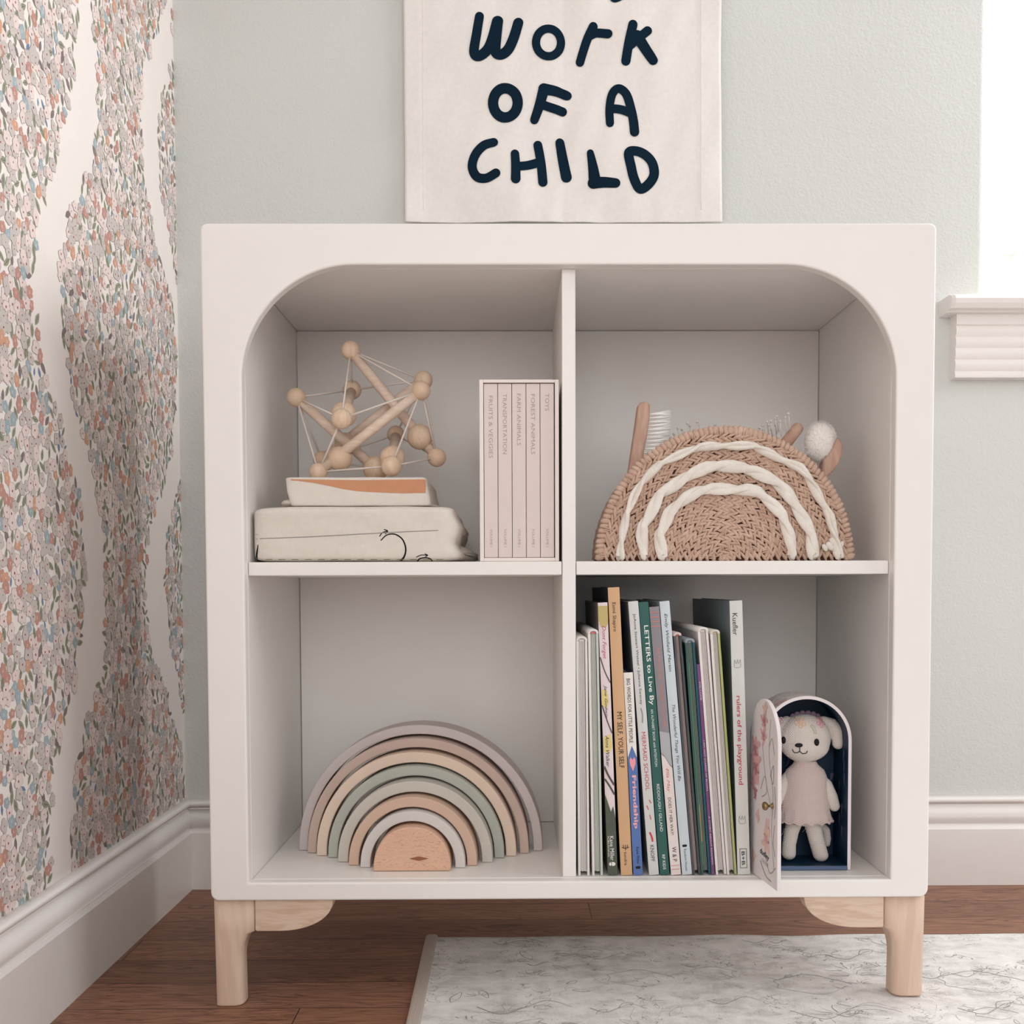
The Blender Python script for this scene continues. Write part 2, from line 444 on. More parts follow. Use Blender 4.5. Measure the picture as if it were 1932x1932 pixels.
# baseboards: profile (out from wall, z)
BP = [(0, 0), (.0117, 0), (.0117, .0835), (.0110, .0842), (.0085, .0872), (.0075, .0876), (.0068, .089), (.0075, .092), (.0092, .097), (.0098, .103), (.0090, .109), (.0072, .1145), (.0052, .118), (.0045, .1195),
      (.0058, .1205), (.0080, .1225), (.0088, .1255), (.0080, .1290), (.0060, .1315), (.0030, .1328), (0, .1328)]
n2 = len(BP)
def board(name, pts3a, pts3b):
    mb = MB(); v = pts3a + pts3b; f = [(i, i + 1, n2 + i + 1, n2 + i) for i in range(n2 - 1)]
    f.append(tuple(range(n2))); f.append(tuple(n2 + i for i in range(n2))[::-1])
    mb.add(v, f, 0, False)
    for i in list(range(6, 12)) + list(range(13, 20)): mb.s[i] = True
    o = struct(name, mb, TRIM)
board('baseboard_back', [(WX + o, WY - o, z) for o, z in BP], [(3.0, WY - o, z) for o, z in BP])
board('baseboard_left', [(WX + o, -3.2, z) for o, z in BP], [(WX + o, WY - o, z) for o, z in BP])

# ------------------------------------------------------------ floral wallpaper print on the left wall
def curve_yz(pts):
    q = sorted([(atx(px, py, WX).z, atx(px, py, WX).y) for px, py in pts])
    def fn(z):
        if z <= q[0][0]: return q[0][1]
        for (a, b), (c, d) in zip(q, q[1:]):
            if z <= c: return b + (d - b) * (z - a) / (c - a)
        return q[-1][1]
    return fn
c1R = curve_yz([(146, 0), (142, 90), (135, 170), (112, 250), (100, 320), (72, 400), (64, 470), (62, 560), (72, 640), (100, 760), (132, 860), (150, 940), (160, 1040), (158, 1140), (150, 1220), (138, 1290), (120, 1370), (102, 1450), (92, 1560), (95, 1660)])
c2L = curve_yz([(170, 0), (178, 60), (184, 160), (182, 270), (168, 320), (135, 390), (117, 450), (112, 520), (116, 610), (128, 700), (150, 800), (172, 880), (195, 1000), (198, 1090), (196, 1180), (198, 1260), (172, 1330), (152, 1400), (142, 1480), (135, 1600)])
c2R = curve_yz([(312, 0), (296, 60), (272, 120), (264, 200), (268, 290), (278, 380), (298, 470), (322, 560), (332, 640), (331, 760), (324, 850), (305, 930), (284, 990), (275, 1080), (276, 1160), (290, 1240), (318, 1320), (338, 1400), (352, 1500)])
c3L = curve_yz([(326, 120), (308, 170), (300, 220), (299, 290), (305, 370), (318, 440), (331, 520), (345, 640), (346, 860), (334, 930), (316, 1000), (311, 1080), (316, 1170), (330, 1260), (344, 1320), (356, 1400)])
def inside(y, z):
    if z < BH or z > 1.55: return False
    wob = .004 * sin(z * 90 + y * 40)
    a = c1R(z) + wob
    if a - .42 < y < a: return not (a - .29 < y < a - .235 + .02 * sin(z * 9))
    if c2L(z) + wob < y < c2R(z) - wob: return True
    if c3L(z) + wob < y < WY - .001: return True
    return False
WPM = [plain('print_pale', (208, 199, 194), .8, .2, .03), plain('print_blush', (236, 219, 214), .8, .2, .02), plain('print_terracotta', (200, 152, 140), .8, .2, .05),
       plain('print_orange', (216, 166, 140), .8, .2, .05), plain('print_blue', (168, 184, 190), .8, .2, .05), plain('print_leaf', (158, 160, 140), .8, .2, .08),
       plain('print_mauve_leaf', (138, 126, 124), .8, .2, .08), plain('print_bud', (120, 142, 172), .8, .2, .05), plain('print_red', (150, 62, 72), .8, .2, .05),
       plain('print_outline', (138, 118, 112), .8, .2, .03), plain('print_white', (242, 236, 230), .8, .2, .01), plain('print_vein', (84, 84, 70), .8, .2, .03)]
mb = MB(); V = []; Fc = []; Mi = []
def flat(pts, m, x):
    n = len(V); V.extend([(x, p[0], p[1]) for p in pts]); Fc.append(tuple(range(n + len(pts) - 1, n - 1, -1))); Mi.append(m)
grid = {}; G = .0092; pts = []
y0, y1, z0_, z1_ = -.62, WY, BH, 1.55
rnd = random.Random(11)
for _ in range(110000):
    y = rnd.uniform(y0, y1); z = rnd.uniform(z0_, z1_)
    if not inside(y, z): continue
    gi, gj = int(y / G + 1000), int(z / G); ok = True
    for a in (-1, 0, 1):
        for b in (-1, 0, 1):
            for (u, w) in grid.get((gi + a, gj + b), ()):
                if (u - y) ** 2 + (w - z) ** 2 < (.0088) ** 2: ok = False; break
            if not ok: break
        if not ok: break
    if ok: grid.setdefault((gi, gj), []).append((y, z)); pts.append((y, z))
for (y, z) in pts:
    r = rnd.random(); lay = rnd.random() * .00016
    edge = not (inside(y - .008, z) and inside(y + .008, z) and inside(y, z + .008))
    if r < .30 or (edge and r < .55):     # leaves
        m = 5 if rnd.random() < .74 else (6 if rnd.random() < .7 else 7)
        L = rnd.uniform(.0062, .0092) * (.65 if m == 7 else 1); w = L * rnd.uniform(.32, .48); a = rnd.gauss(pi / 2, .65)
        ca, sa = cos(a), sin(a)
        o = [(-L, 0), (-L * .5, w * .75), (0, w), (L * .5, w * .7), (L, 0), (L * .5, -w * .7), (0, -w), (-L * .5, -w * .75)]
        T = lambda p: (y + p[0] * ca - p[1] * sa, z + p[0] * sa + p[1] * ca)
        flat([T(p) for p in o], m, WX + .0002 + lay * .3)
        if m == 5:
            flat([T(p) for p in [(-L * .7, -w * .07), (L * .6, -w * .04), (L * .6, w * .05), (-L * .7, w * .07)]], 11, WX + .00028)
            flat([T(p) for p in [(-L * .1, 0), (L * .3, w * .5), (L * .24, w * .55), (-L * .18, 0)]], 11, WX + .00028)
    else:
        q = rnd.random(); m = 0 if q < .46 else 1 if q < .75 else 2 if q < .86 else 3 if q < .92 else 4
        R = rnd.uniform(.0060, .0082) * (.9 if m > 1 else 1); npz = rnd.choice((4, 5, 5, 6)); ph = rnd.random() * 6
        ex = rnd.uniform(.82, 1.1); pn = 26; o = []
        for k in range(pn):
            th = 2 * pi * k / pn; rr = R * (.68 + .34 * abs(cos(npz * (th + ph) / 2)) ** .6) * (1 + .09 * sin(2 * th + ph * 3))
            o.append((rr * cos(th) * ex, rr * sin(th) / ex))
        X = WX + .0003 + lay
        if m < 2: flat([(y + a * 1.045, z + b * 1.045) for a, b in o], 9, X)
        flat([(y + a, z + b) for a, b in o], m, X + .00003)
        cx, cy = rnd.uniform(-.001, .001), rnd.uniform(-.001, .001)
        if m < 2:
            cm = 8 if rnd.random() < .7 else 6; cr = rnd.uniform(.0009, .0017)
            flat([(y + cx + cr * cos(t * pi / 4) * .9, z + cy + cr * 1.2 * sin(t * pi / 4)) for t in range(8)], 10, X + .00004)
            flat([(y + cx + cr * .8 * cos(t * pi / 4), z + cy + cr * .95 * sin(t * pi / 4)) for t in range(8)], cm, X + .00005)
        else:
            cr = .0013
            flat([(y + cx + cr * cos(t * pi / 4) * .7, z + cy + cr * 1.2 * sin(t * pi / 4)) for t in range(8)], 10, X + .00004)
            flat([(y + cx + cr * .5 * cos(t * pi / 4), z + cy + cr * .7 * sin(t * pi / 4)) for t in range(8)], m, X + .00005)
mb.v = V; mb.f = Fc; mb.m = Mi; mb.s = [False] * len(Fc)
wp = mb.build('wallpaper_print', WPM, bpy.data.objects['wall_left'])

# ------------------------------------------------------------ bookcase
PAINT = plain('cabinet_paint', (240, 236, 232), .38, .4, .008)
case = thing('bookcase', (0, 0, 0), 'white four-cubby bookcase with arched opening and pale wood legs, against the wall', 'bookcase')
# face frame: outer rounded rectangle minus arched opening
def arc(cx, cz, r, a0, a1, n): return [(cx + r * cos(a0 + (a1 - a0) * i / n), cz + r * sin(a0 + (a1 - a0) * i / n)) for i in range(n + 1)]
outer = arc(HX - .007, ZT - .007, .007, 0, pi / 2, 8) + arc(-HX + .007, ZT - .007, .007, pi / 2, pi, 8) + arc(-HX + .009, ZB + .009, .009, pi, 1.5 * pi, 8) + arc(HX - .009, ZB + .009, .009, 1.5 * pi, 2 * pi, 8)
AR = .117; ox = HX - OI
inner = arc(ox - AR, ZC + .0 - AR, AR, 0, pi / 2, 32) + arc(-ox + AR, ZC - AR, AR, pi / 2, pi, 32) + [(-ox, ZF), (ox, ZF)]
cu = bpy.data.curves.new('t', 'CURVE'); cu.dimensions = '2D'; cu.fill_mode = 'BOTH'; cu.extrude = LIP / 2 - .0022; cu.bevel_depth = .0022; cu.bevel_resolution = 3; cu.offset = -.0022
for loop in (outer, inner[::-1]):
    s_ = cu.splines.new('POLY'); s_.points.add(len(loop) - 1); s_.use_cyclic_u = True
    for i, (x, z) in enumerate(loop): s_.points[i].co = (x, z, 0, 1)
co = bpy.data.objects.new('t', cu); COL.objects.link(co); v, f = evaluated(co); bpy.data.objects.remove(co)
mb = MB(); mb.add([(p.x, LIP / 2 - p.z, p.y) for p in v], f); mb.build('face_frame', PAINT, case)
TH = .018; g = .0003
rbox(MB(), -HX + .0015, -ox, LIP + g, CD2, ZB + .001, ZT - .0015, .001).build('side_panel', PAINT, case)
rbox(MB(), ox, HX - .0015, LIP + g, CD2, ZB + .001, ZT - .0015, .001).build('side_panel', PAINT, case)
rbox(MB(), -ox + g, ox - g, LIP + g, CD2, ZC, ZT - .0015, .001).build('top_panel', PAINT, case)
rbox(MB(), -ox + g, ox - g, LIP + g, CD2, ZB + .001, ZF, .0008).build('bottom_panel', PAINT, case)
BACKP = PAINT
rbox(MB(), -ox + .0012, ox - .0012, DEP, DEP + .006, ZF + .001, ZC - .001, 0).build('back_panel', BACKP, case)
dl = at(1060.5, 800, LIP).x; dr = at(1086, 800, LIP).x
rbox(MB(), dl, dr, LIP + .0006, DEP, ZF, ZC, .0008).build('divider', PAINT, case)
zs1 = at(1070, 1059, LIP).z; zs0 = at(1070, 1084.5, LIP).z
rbox(MB(), -ox + .0004, dl - .0006, LIP + .0006, DEP - .0005, zs0, zs1, .0009).build('shelf', PAINT, case)
rbox(MB(), dr + .0006, ox - .0004, LIP + .0006, DEP - .0005, zs0, zs1, .0009).build('shelf', PAINT, case)
# legs
LEGW = wood('leg_maple', (222, 197, 178), (212, 184, 164), 'z', .8, .5, .8)
BRW = wood('bracket_maple', (222, 198, 178), (208, 180, 158), 'x', 1.6, .5)
def leg(x_out, x_in, x_in_low, zbot, y0=.004, dpt=.040, sgn=1):
    mb = MB(); v = []; f = []; n = 40; ztp = ZB - .0008
    zc0 = ZB - .034; zc1 = ZB - .066
    levels = [(zbot, 1), (zbot + .0015, 1)] + [(zbot + .002 + (zc1 - zbot - .002) * k / 6, 1) for k in range(7)] + [(zc1 + (zc0 - zc1) * k / 14, None) for k in range(1, 15)] + [(ztp, 0)]
    for li, (z, kk) in enumerate(levels):
        if kk is None:
            t = (z - zc1) / (zc0 - zc1); w = 1 - (1 - sqrt(max(0, 1 - t * t)))      # quarter-round flare
        else: w = kk
        xi = x_in + (x_in_low - x_in) * w
        p0 = 12 + (2.9 - 12) * min(1, w * 1.0); p1 = 12 + (8 - 12) * w
        dy = dpt + (.031 - dpt) * w
        ins = .0012 if li == 0 else 0
        cx = (x_out + xi) / 2; hx = abs(xi - x_out) / 2 - ins; cy = y0 + dy / 2; hy = dy / 2 - ins
        taper = .0016 * (1 - (z - zbot) / (ztp - zbot)) * sgn
        for i in range(n):
            th = 2 * pi * i / n; c, s_ = cos(th), sin(th)
            p = p1 if (c * sgn < 0 and s_ < 0) else p0
            r = (abs(c) ** p + abs(s_) ** p) ** (-1 / p)
            v.append((cx + hx * r * c + taper, cy + hy * r * s_, z))
    L = len(levels)
    for j in range(L - 1):
        for i in range(n): f.append((j * n + i, j * n + (i + 1) % n, (j + 1) * n + (i + 1) % n, (j + 1) * n + i))
    f.append(tuple(range(n))[::-1]); f.append(tuple((L - 1) * n + i for i in range(n)))
    mb.add(v, f, 0, True); return mb
RUGT = .0060
xa = at(401.5, 1720, .004).x; xb = at(479, 1720, .004).x; xc = at(455.5, 1860, .004).x
o = leg(xa, xb, xc, .0002, sgn=1).build('leg', LEGW, case)
xa2 = at(1747, 1720, .004).x; xb2 = at(1670, 1720, .004).x; xc2 = at(1687.5, 1860, .004).x
leg(xa2, xb2, xc2, RUGT + .0004, sgn=-1).build('leg', LEGW, case)
def bracket(x0, x1):
    s_ = 1 if x1 > x0 else -1; h = .0335; zt_ = ZB - .0008; L = abs(x1 - x0)
    pts = [(x0, zt_), (x0, zt_ - h + .0015), (x0 + s_ * .0015, zt_ - h)]
    for k in range(13):
        a = pi / 2 * k / 12; pts.append((x0 + s_ * (L * .32 + L * .68 * sin(a)), zt_ - h * cos(a) ** .9 if k < 12 else zt_))
    return pts if s_ < 0 else pts
prism(MB(), bracket(xb + .0006, at(628, 1702, .006).x), .006, .028, .0008).build('bracket', BRW, case)
prism(MB(), bracket(xb2 - .0006, at(1517, 1699, .006).x), .006, .028, .0008).build('bracket', BRW, case)

# ------------------------------------------------------------ rug
RL0 = atz(806, 1764, RUGT); RL1 = atz(768, 1934, RUGT)
def m_rug():
    t = NT('rug_pile', .95, .1); v = t.coord()
    sp = t.n('ShaderNodeSeparateXYZ'); t.put(sp.inputs[0], v)
    big = t.noise(v, 7, 4, .6); mid = t.noise(t.coord((1, 1.6, 1)), 34, 4, .65, .5); fine = t.noise(v, 420, 3, .7)
    wx = t.noise(t.coord((70, 1.2, 1)), 1, 2); wy = t.noise(t.coord((1.2, 60, 1)), 1, 2)
    plaid = t.ramp(t.math('ADD', t.math('MULTIPLY', wx, .5), t.math('MULTIPLY', wy, .5)), [(.4, (.80, .79, .78, 1)), (.55, (1, 1, 1, 1))])
    c = t.ramp(t.math('ADD', t.math('MULTIPLY', big, .4), t.math('MULTIPLY', mid, .6)), [(.32, rgb(182, 178, 176)), (.5, rgb(224, 221, 219)), (.66, rgb(242, 239, 237))])
    msk = t.ramp(t.noise(v, 11, 2), [(.40, (0, 0, 0, 1)), (.58, (.6, .6, .6, 1))])
    c = t.mix(msk, c, plaid, 'MULTIPLY')
    ln = t.noise(v, 26, 2, .5, 2.2); l = t.math('LESS_THAN', t.math('ABSOLUTE', t.math('SUBTRACT', ln, .5)), .0085)
    lm = t.math('GREATER_THAN', t.noise(v, 19, 3), .55)
    c = t.mix(t.math('MULTIPLY', t.math('MULTIPLY', l, lm), .6), c, rgb(96, 94, 94))
    c = t.mix(.35, c, t.ramp(fine, [(.3, rgb(150, 146, 144)), (.7, rgb(240, 236, 232))]), 'OVERLAY')
    t.col(c); t.bump(t.math('ADD', fine, mid), .5, .0012); return t.m
RUGM = m_rug(); BIND = fabric('rug_binding_cloth', (190, 176, 166), 700)
rug = thing('area_rug', (.3, -.2, 0), 'distressed grey and ivory patterned area rug, under the right bookcase leg', 'rug')
mb = MB(); nx, ny = 130, 60; v = []; f = []
X1 = 1.5; Yb = RL0.y; Yf = -1.4
def edge_x(y):
    t = (RL0.y - y) / (RL0.y - RL1.y); return RL0.x + (RL1.x - RL0.x) * t if t < 3 else RL0.x + (RL1.x - RL0.x) * 3 + 0 * y
for j in range(ny + 1):
    for i in range(nx + 1):
        s0 = i / nx; q = (j / ny) ** 1.4
        y = Yb + (Yf - Yb) * q; xe = edge_x(max(y, -.3)) + .011
        x = xe + (X1 - xe) * s0
        yy_ = y + .004 * sin(x * 34 + 1) * math.exp(-q * 60) * (.3 + .7 * (0.15 < x < .45))
        z = RUGT - .0012 + .0006 * noise.noise(Vector((x * 14, y * 14, 0)))
        if j == 0: z = .0008
        v.append((x, yy_, z))
for j in range(ny):
    for i in range(nx): a = j * (nx + 1) + i; f.append((a, a + nx + 1, a + nx + 2, a + 1))
n0 = len(v)
mb.add(v, f, 0, True)
mb.add([(edge_x(Yb) + .011, Yb, .0005), (X1, Yb, .0005), (X1, Yf, .0005), (edge_x(-.3) + .011, Yf, .0005)], [(0, 3, 2, 1)])
def rz(x, y):
    return RUGT - .0012 + .0006 * noise.noise(Vector((x * 14, y * 14, 0))) + .0002
# faded floral line motifs woven into the pile
rr = random.Random(5); vv = []; ff = []
def motif(cx, cy, s, kind):
    segs = []
    if kind == 0:       # petalled palmette
        for k in range(7):
            a = pi * k / 6; segs.append(([(cx + s * .25 * cos(a), cy + s * .15 * sin(a)), (cx + s * .7 * cos(a + .12), cy + s * .55 * sin(a + .12)), (cx + s * cos(a), cy + s * .8 * sin(a))], .0015))
    elif kind == 1:     # scroll with leaf
        p = [(cx + s * t, cy + s * .35 * sin(t * 3.2)) for t in (-1, -.5, 0, .5, 1)]; segs.append((p, .0017))
        segs.append(([(cx, cy), (cx + s * .2, cy + s * .4), (cx + s * .55, cy + s * .45), (cx + s * .4, cy + s * .15), (cx, cy)], .0012))
    elif kind == 2:     # medallion outline
        segs.append(([(cx + s * .9 * cos(a) * (1 + .12 * cos(5 * a)), cy + s * .55 * sin(a) * (1 + .15 * cos(4 * a))) for a in [k * pi / 8 for k in range(15)]], .0016))
        segs.append(([(cx + s * .5 * cos(a), cy + s * .25 * sin(a)) for a in [k * pi / 5 for k in range(8)]], .0014))
        for d in (-1, 1): segs.append(([(cx + d * s * .6, cy + s * .5), (cx + d * s * 1.0, cy + s * .75), (cx + d * s * .8, cy + s * .95)], .0014))
    else:               # leaf outline
        a0 = rr.random() * 6; c_, s_ = cos(a0), sin(a0)
        segs.append(([(cx + s * .6 * (u * c_ - w * s_), cy + s * .6 * (u * s_ + w * c_)) for u, w in ((-1, 0), (-.4, .3), (.3, .28), (1, 0), (.3, -.28), (-.4, -.3), (-1, 0))], .0012))
    for P, w in segs:
        w_ = w * rr.uniform(.35, 1.0)
        if rr.random() < .2: continue
        a, b = stroke2d(P, (w_, w_ * .3), sub=4, caps=False)
        if any(q.x < edge_x(max(q.y, -.3)) + .016 or q.y > Yb - .006 for q in a): continue
        n = len(vv); vv.extend([(q.x, q.y, rz(q.x, q.y)) for q in a]); ff.extend([tuple(i + n for i in g_)[::-1] for g_ in b])
for k, (px, py, s, kd) in enumerate([(1010, 1840, .022, 0), (1205, 1843, .040, 2), (1390, 1845, .028, 0), (860, 1880, .024, 3), (990, 1898, .05, 1), (1260, 1903, .03, 3), (1440, 1905, .03, 3), (870, 1815, .02, 0), (1530, 1855, .045, 2), (1620, 1800, .04, 1), (1600, 1905, .06, 1), (1850, 1850, .05, 2), (1880, 1900, .04, 1), (1780, 1905, .03, 3), (960, 1778, .016, 3), (1090, 1775, .014, 0)]):
    p = atz(px, py, RUGT); motif(p.x, p.y, s, kd)
for k in range(520):
    x = rr.uniform(-.1, 1.3); y = Yb - rr.uniform(.01, .7); motif(x, y, rr.uniform(.008, .03), rr.choice((0, 1, 1, 2, 3, 3)))
LINEM = plain('rug_faded_line', (158, 154, 152), .95, .1, .1)
mb.add(vv, ff, 1)
mb.build('rug_pile', [RUGM, LINEM], rug)
mb = MB(); ptsL = [(edge_x(Yb - k * .02) + .0055, Yb + .001 - k * .02) for k in range(30)]
v = []; f = []
for (x, y) in ptsL:
    for k in range(12):
        a = 2 * pi * k / 12; v.append((x + .0002 + .0078 * (abs(cos(a)) ** .7) * (1 if cos(a) > 0 else -1), y, .0033 + .0032 * (abs(sin(a)) ** .7) * (1 if sin(a) > 0 else -1)))
for j in range(len(ptsL) - 1):
    for k in range(12): f.append((j * 12 + k, j * 12 + 12 + k, j * 12 + 12 + (k + 1) % 12, j * 12 + (k + 1) % 12))
f.append(tuple(range(12))); f.append(tuple((len(ptsL) - 1) * 12 + k for k in range(12))[::-1])
mb.add(v, f, 0, False)
mb.build('edge_binding', BIND, rug)

# ------------------------------------------------------------ wall banner
CAN = fabric('banner_canvas', (240, 235, 230), 1500, .25, .85)
INK = plain('banner_ink', (10, 34, 50), .85, .12, .03)
by = WY - .014; C5 = crop(740, 0, 2.927)
bL = at(763, 200, by).x; bR = at(1360, 200, by).x; bZ0 = at(900, 419, by).z; bZ1 = 1.42
def bdisp(x, z):
    d = .0044 * noise.noise(Vector((x * 9 + z * 6, z * 5, 1))) + .0026 * noise.noise(Vector((x * 26 - z * 9, z * 9, 4)))
    xc_ = at(1063, 200, by).x
    d += .0009 * math.exp(-((x - xc_) / .0045) ** 2) + .0006 * math.exp(-((x - xc_ - .010) / .003) ** 2)
    d += .0016 * noise.noise(Vector((x * 55, z * 16, 9))) * max(0, 1 - (z - bZ0) / .05) * .8
    hl = at(797, 200, by).x; hr = at(1318, 200, by).x
    if x < hl: d -= .0009
    if x > hr: d -= .0009
    return d
bn = thing('wall_banner', ((bL + bR) / 2, by, bZ0), 'cream canvas banner with large navy hand-lettering hanging on the wall above the bookcase', 'banner')
mb = MB(); nx, nz = 120, 120; v = []; f = []
for side in (0, 1):
    for j in range(nz + 1):
        for i in range(nx + 1):
            x = bL + (bR - bL) * i / nx; z = bZ0 + (bZ1 - bZ0) * (j / nz) ** 1.2
            x += .0025 * (i / nx) * max(0, 1 - (z - bZ0) / .2)
            y = by + bdisp(x, z) + side * .0016
            v.append((x, y, z))
K = (nx + 1) * (nz + 1)
for j in range(nz):
    for i in range(nx):
        a = j * (nx + 1) + i; f.append((a, a + 1, a + nx + 2, a + nx + 1)); f.append((K + a, K + a + nx + 1, K + a + nx + 2, K + a + 1))
for i in range(nx): f.append((i, K + i, K + i + 1, i + 1))
for j in range(nz):
    a = j * (nx + 1); b = a + nx; f.append((a, a + nx + 1, K + a + nx + 1, K + a)); f.append((b, K + b, K + b + nx + 1, b + nx + 1))
mb.add(v, f, 0, True); mb.build('canvas', CAN, bn)
def el(cx, cy, rx, ry, ph=0): return [(cx + rx * cos(t * pi / 5 + ph), cy + ry * sin(t * pi / 5 + ph)) for t in range(10)]
LET = [([(482, 92), (466, 190), (452, 290), (478, 312), (525, 278), (555, 215), (582, 118)], (44, 56), 0), ([(582, 118), (574, 200), (570, 285), (600, 306), (640, 278), (672, 210), (696, 130)], (54, 50), 0),
       (el(863, 236, 69, 77), 43, 1),
       ([(1110, 150), (1078, 215), (1054, 285), (1037, 342)], (44, 42), 0), ([(1092, 200), (1128, 184), (1190, 190)], (40, 46), 0),
       ([(1328, 142), (1306, 240), (1290, 338)], (46, 46), 0), ([(1410, 172), (1360, 215), (1310, 260)], (44, 40), 0), ([(1352, 205), (1390, 260), (1440, 338)], (60, 46), 0),
       (el(625, 570, 68, 80), 54, 1),
       ([(785, 662), (812, 585), (838, 492)], (42, 54), 0), ([(838, 492), (900, 503), (966, 527)], (56, 46), 0), ([(820, 575), (880, 596), (940, 616)], (44, 46), 0),
       ([(1202, 682), (1200, 600), (1215, 520), (1250, 488), (1292, 520), (1318, 600), (1332, 670), (1338, 730)], (40, 46), 0), ([(1210, 600), (1262, 606), (1318, 626)], (44, 44), 0),
       ([(560, 787), (505, 806), (458, 860), (442, 925), (468, 978), (520, 988), (572, 962)], (44, 46), 0),
       ([(678, 852), (682, 920), (682, 992)], (42, 48), 0), ([(804, 802), (822, 900), (832, 1006)], (44, 46), 0), ([(690, 922), (750, 915), (815, 895)], (44, 44), 0),
       ([(926, 786), (942, 880), (962, 976)], (44, 54), 0),
       ([(1094, 844), (1108, 920), (1118, 995)], (34, 60), 0), ([(1112, 1010), (1170, 1008), (1234, 1012)], (58, 46), 0),
       ([(1306, 846), (1318, 920), (1336, 990), (1368, 1044), (1415, 1018), (1446, 965), (1436, 900), (1396, 856), (1345, 836)], 50, 1),
       ([(955, -46), (958, -30), (964, -14)], (26, 24), 0), ([(1208, -50), (1212, -18), (1228, -2), (1262, -14), (1290, -40)], (26, 30), 0)]
ROWS = {}
for P, w, cl in LET:
    ym = sum(q[1] for q in P) / len(P); xm = P[0][0]; mb = ROWS.setdefault((0 if xm < 1100 else .5) if ym < 10 else 1 if ym < 400 else (2 if xm < 1100 else 2.5) if ym < 760 else 3, MB())
    w = tuple(q * 1.12 for q in w) if isinstance(w, tuple) else w * 1.06
    a, b = stroke2d(P, w, bool(cl), 8)
    vs = []
    for q in a:
        p = C5(q.x, q.y, by); vs.append((p.x, by + bdisp(p.x, p.z) - .0010, p.z))
    mb.add(vs, [tuple(i) for i in b])
for k in sorted(ROWS): ROWS[k].build('lettering', INK, bn)
for X in (172, 1706):
    mb = MB()
    pp = [C5(X, Y, by) for Y in range(-700, 1220, 60)]
    tube(mb, [(p.x, by + bdisp(p.x, p.z) - .0002, p.z) for p in pp], .0004, 5)
    mb.build('hem_seam', CAN, bn)
tube(MB(), [(bL - .01, by - .004, bZ1 + .004), (bR + .01, by - .004, bZ1 + .004)], .006, 14).build('hanging_rod', LEGW, bn)

# ------------------------------------------------------------ stacking rainbow (lower left cubby)
C6 = crop(540, 1340, 3.715)
ARCS = [((85, 955), (1795, 948), (140, 1725), 103, (203, 191, 189), 'lilac grey', .1285, 'outermost arch'),
        ((145, 980), (1700, 970), (205, 1635), 196, (198, 176, 165), 'dusty mauve beige', .1165, 'second arch from outside'),
        ((209, 998), (1612, 990), (280, 1540), 293, (226, 204, 186), 'peach', .1045, 'third arch from outside'),
        ((290, 1013), (1527, 998), (352, 1455), 390, (182, 184, 174), 'sage green', .0955, 'fourth arch from outside'),
        ((359, 1052), (1446, 1030), (430, 1370), 497, (203, 197, 188), 'light stone grey', .077, 'fifth arch from outside'),
        ((436, 1066), (1338, 1058), (503, 1265), 607, (210, 180, 160), 'terracotta tan', .063, 'sixth arch from outside'),
        ((518, 1081), (1254, 1075), (586, 1184), 708, (214, 209, 205), 'whitish grey', .054, 'smallest arch, just around the block')]
for i, (l, r, innr, top, colr, cname, yf, pos) in enumerate(ARCS):
    A = C6(l[0], l[1], yf); B = C6(r[0], r[1], yf); il = C6(innr[0], l[1], yf); ir = C6(innr[1], r[1], yf); tp = C6(940, top, yf)
    cx = (A.x + B.x) / 2; R = (B.x - A.x) / 2; th = (R - (ir.x - il.x) / 2); H = tp.z - ZF - .0004; zb = ZF + .0004
    pts = []; n = 44; lg = .004
    for k in range(n + 1):
        a = pi * k / n; pts.append((cx + R * cos(a), zb + lg + (H - lg) * sin(a)))
    pts = [(cx + R, zb)] + pts + [(cx - R, zb)]
    Ri = R - th; Hi = H - th * 1.03
    pts += [(cx - Ri, zb)] + [(cx - Ri * cos(pi * k / n), zb + lg + (Hi - lg) * sin(pi * k / n)) for k in range(n + 1)] + [(cx + Ri, zb)]
    t = thing('rainbow_arch', (cx, yf, ZF), f'{cname} painted wooden arch of the stacking rainbow, {pos}', 'stacking toy', 'rainbow arches in the lower left cubby')
    yaw = Matrix.Translation((cx, yf, 0)) @ Matrix.Rotation(-.03, 4, 'Z') @ Matrix.Translation((-cx, -yf, 0))
    prism(MB(), pts, yf, yf + .042 - i * .001, .0011, 2, T=yaw).build('arch', plain('rainbow_' + cname.replace(' ', '_'), colr, .7, .25, .02, .08, 600), t)
CHIP = plain('chip_bare_wood', (96, 80, 70), .9, .1)
# the half-round block
A = C6(610, 1103, .040); B = C6(1153, 1102, .040); tp = C6(885, 820, .040); cx = (A.x + B.x) / 2; R = (B.x - A.x) / 2; H = tp.z - ZF - .0004
def m_block():
    t = NT('beech_block', .5, .3); v = t.coord((.16, 1, 1)); n1 = t.noise(v, 120, 3, .6, .8)
    f = t.math('ABSOLUTE', t.math('SINE', t.math('MULTIPLY', n1, 40)))
    t.col(t.ramp(t.math('ADD', t.math('MULTIPLY', f, .5), t.math('MULTIPLY', t.noise(v, 420, 3), .5)), [(.12, rgb(176, 132, 106)), (.45, rgb(220, 180, 154))])); return t.m
blk = thing('rainbow_block', (cx, .04, ZF), 'natural wood half-round block at the centre of the stacking rainbow', 'stacking toy')
pts = []
for k in range(41):
    a = pi * k / 40; pts.append((cx + R * abs(cos(a)) ** .9 * (1 if cos(a) > 0 else -1), ZF + .0004 + .002 + (H - .002) * sin(a) ** .95 if sin(a) > 0 else ZF + .0024))
pts = [(cx + R - .001, ZF + .0004)] + pts + [(cx - R + .001, ZF + .0004)]
prism(MB(), pts, .040, .088, .0016, 3).build('block', m_block(), blk)
kp = C6(930, 1040, .0397); mb = MB(); v = [(kp.x, .0396, kp.z)]
K2 = 20
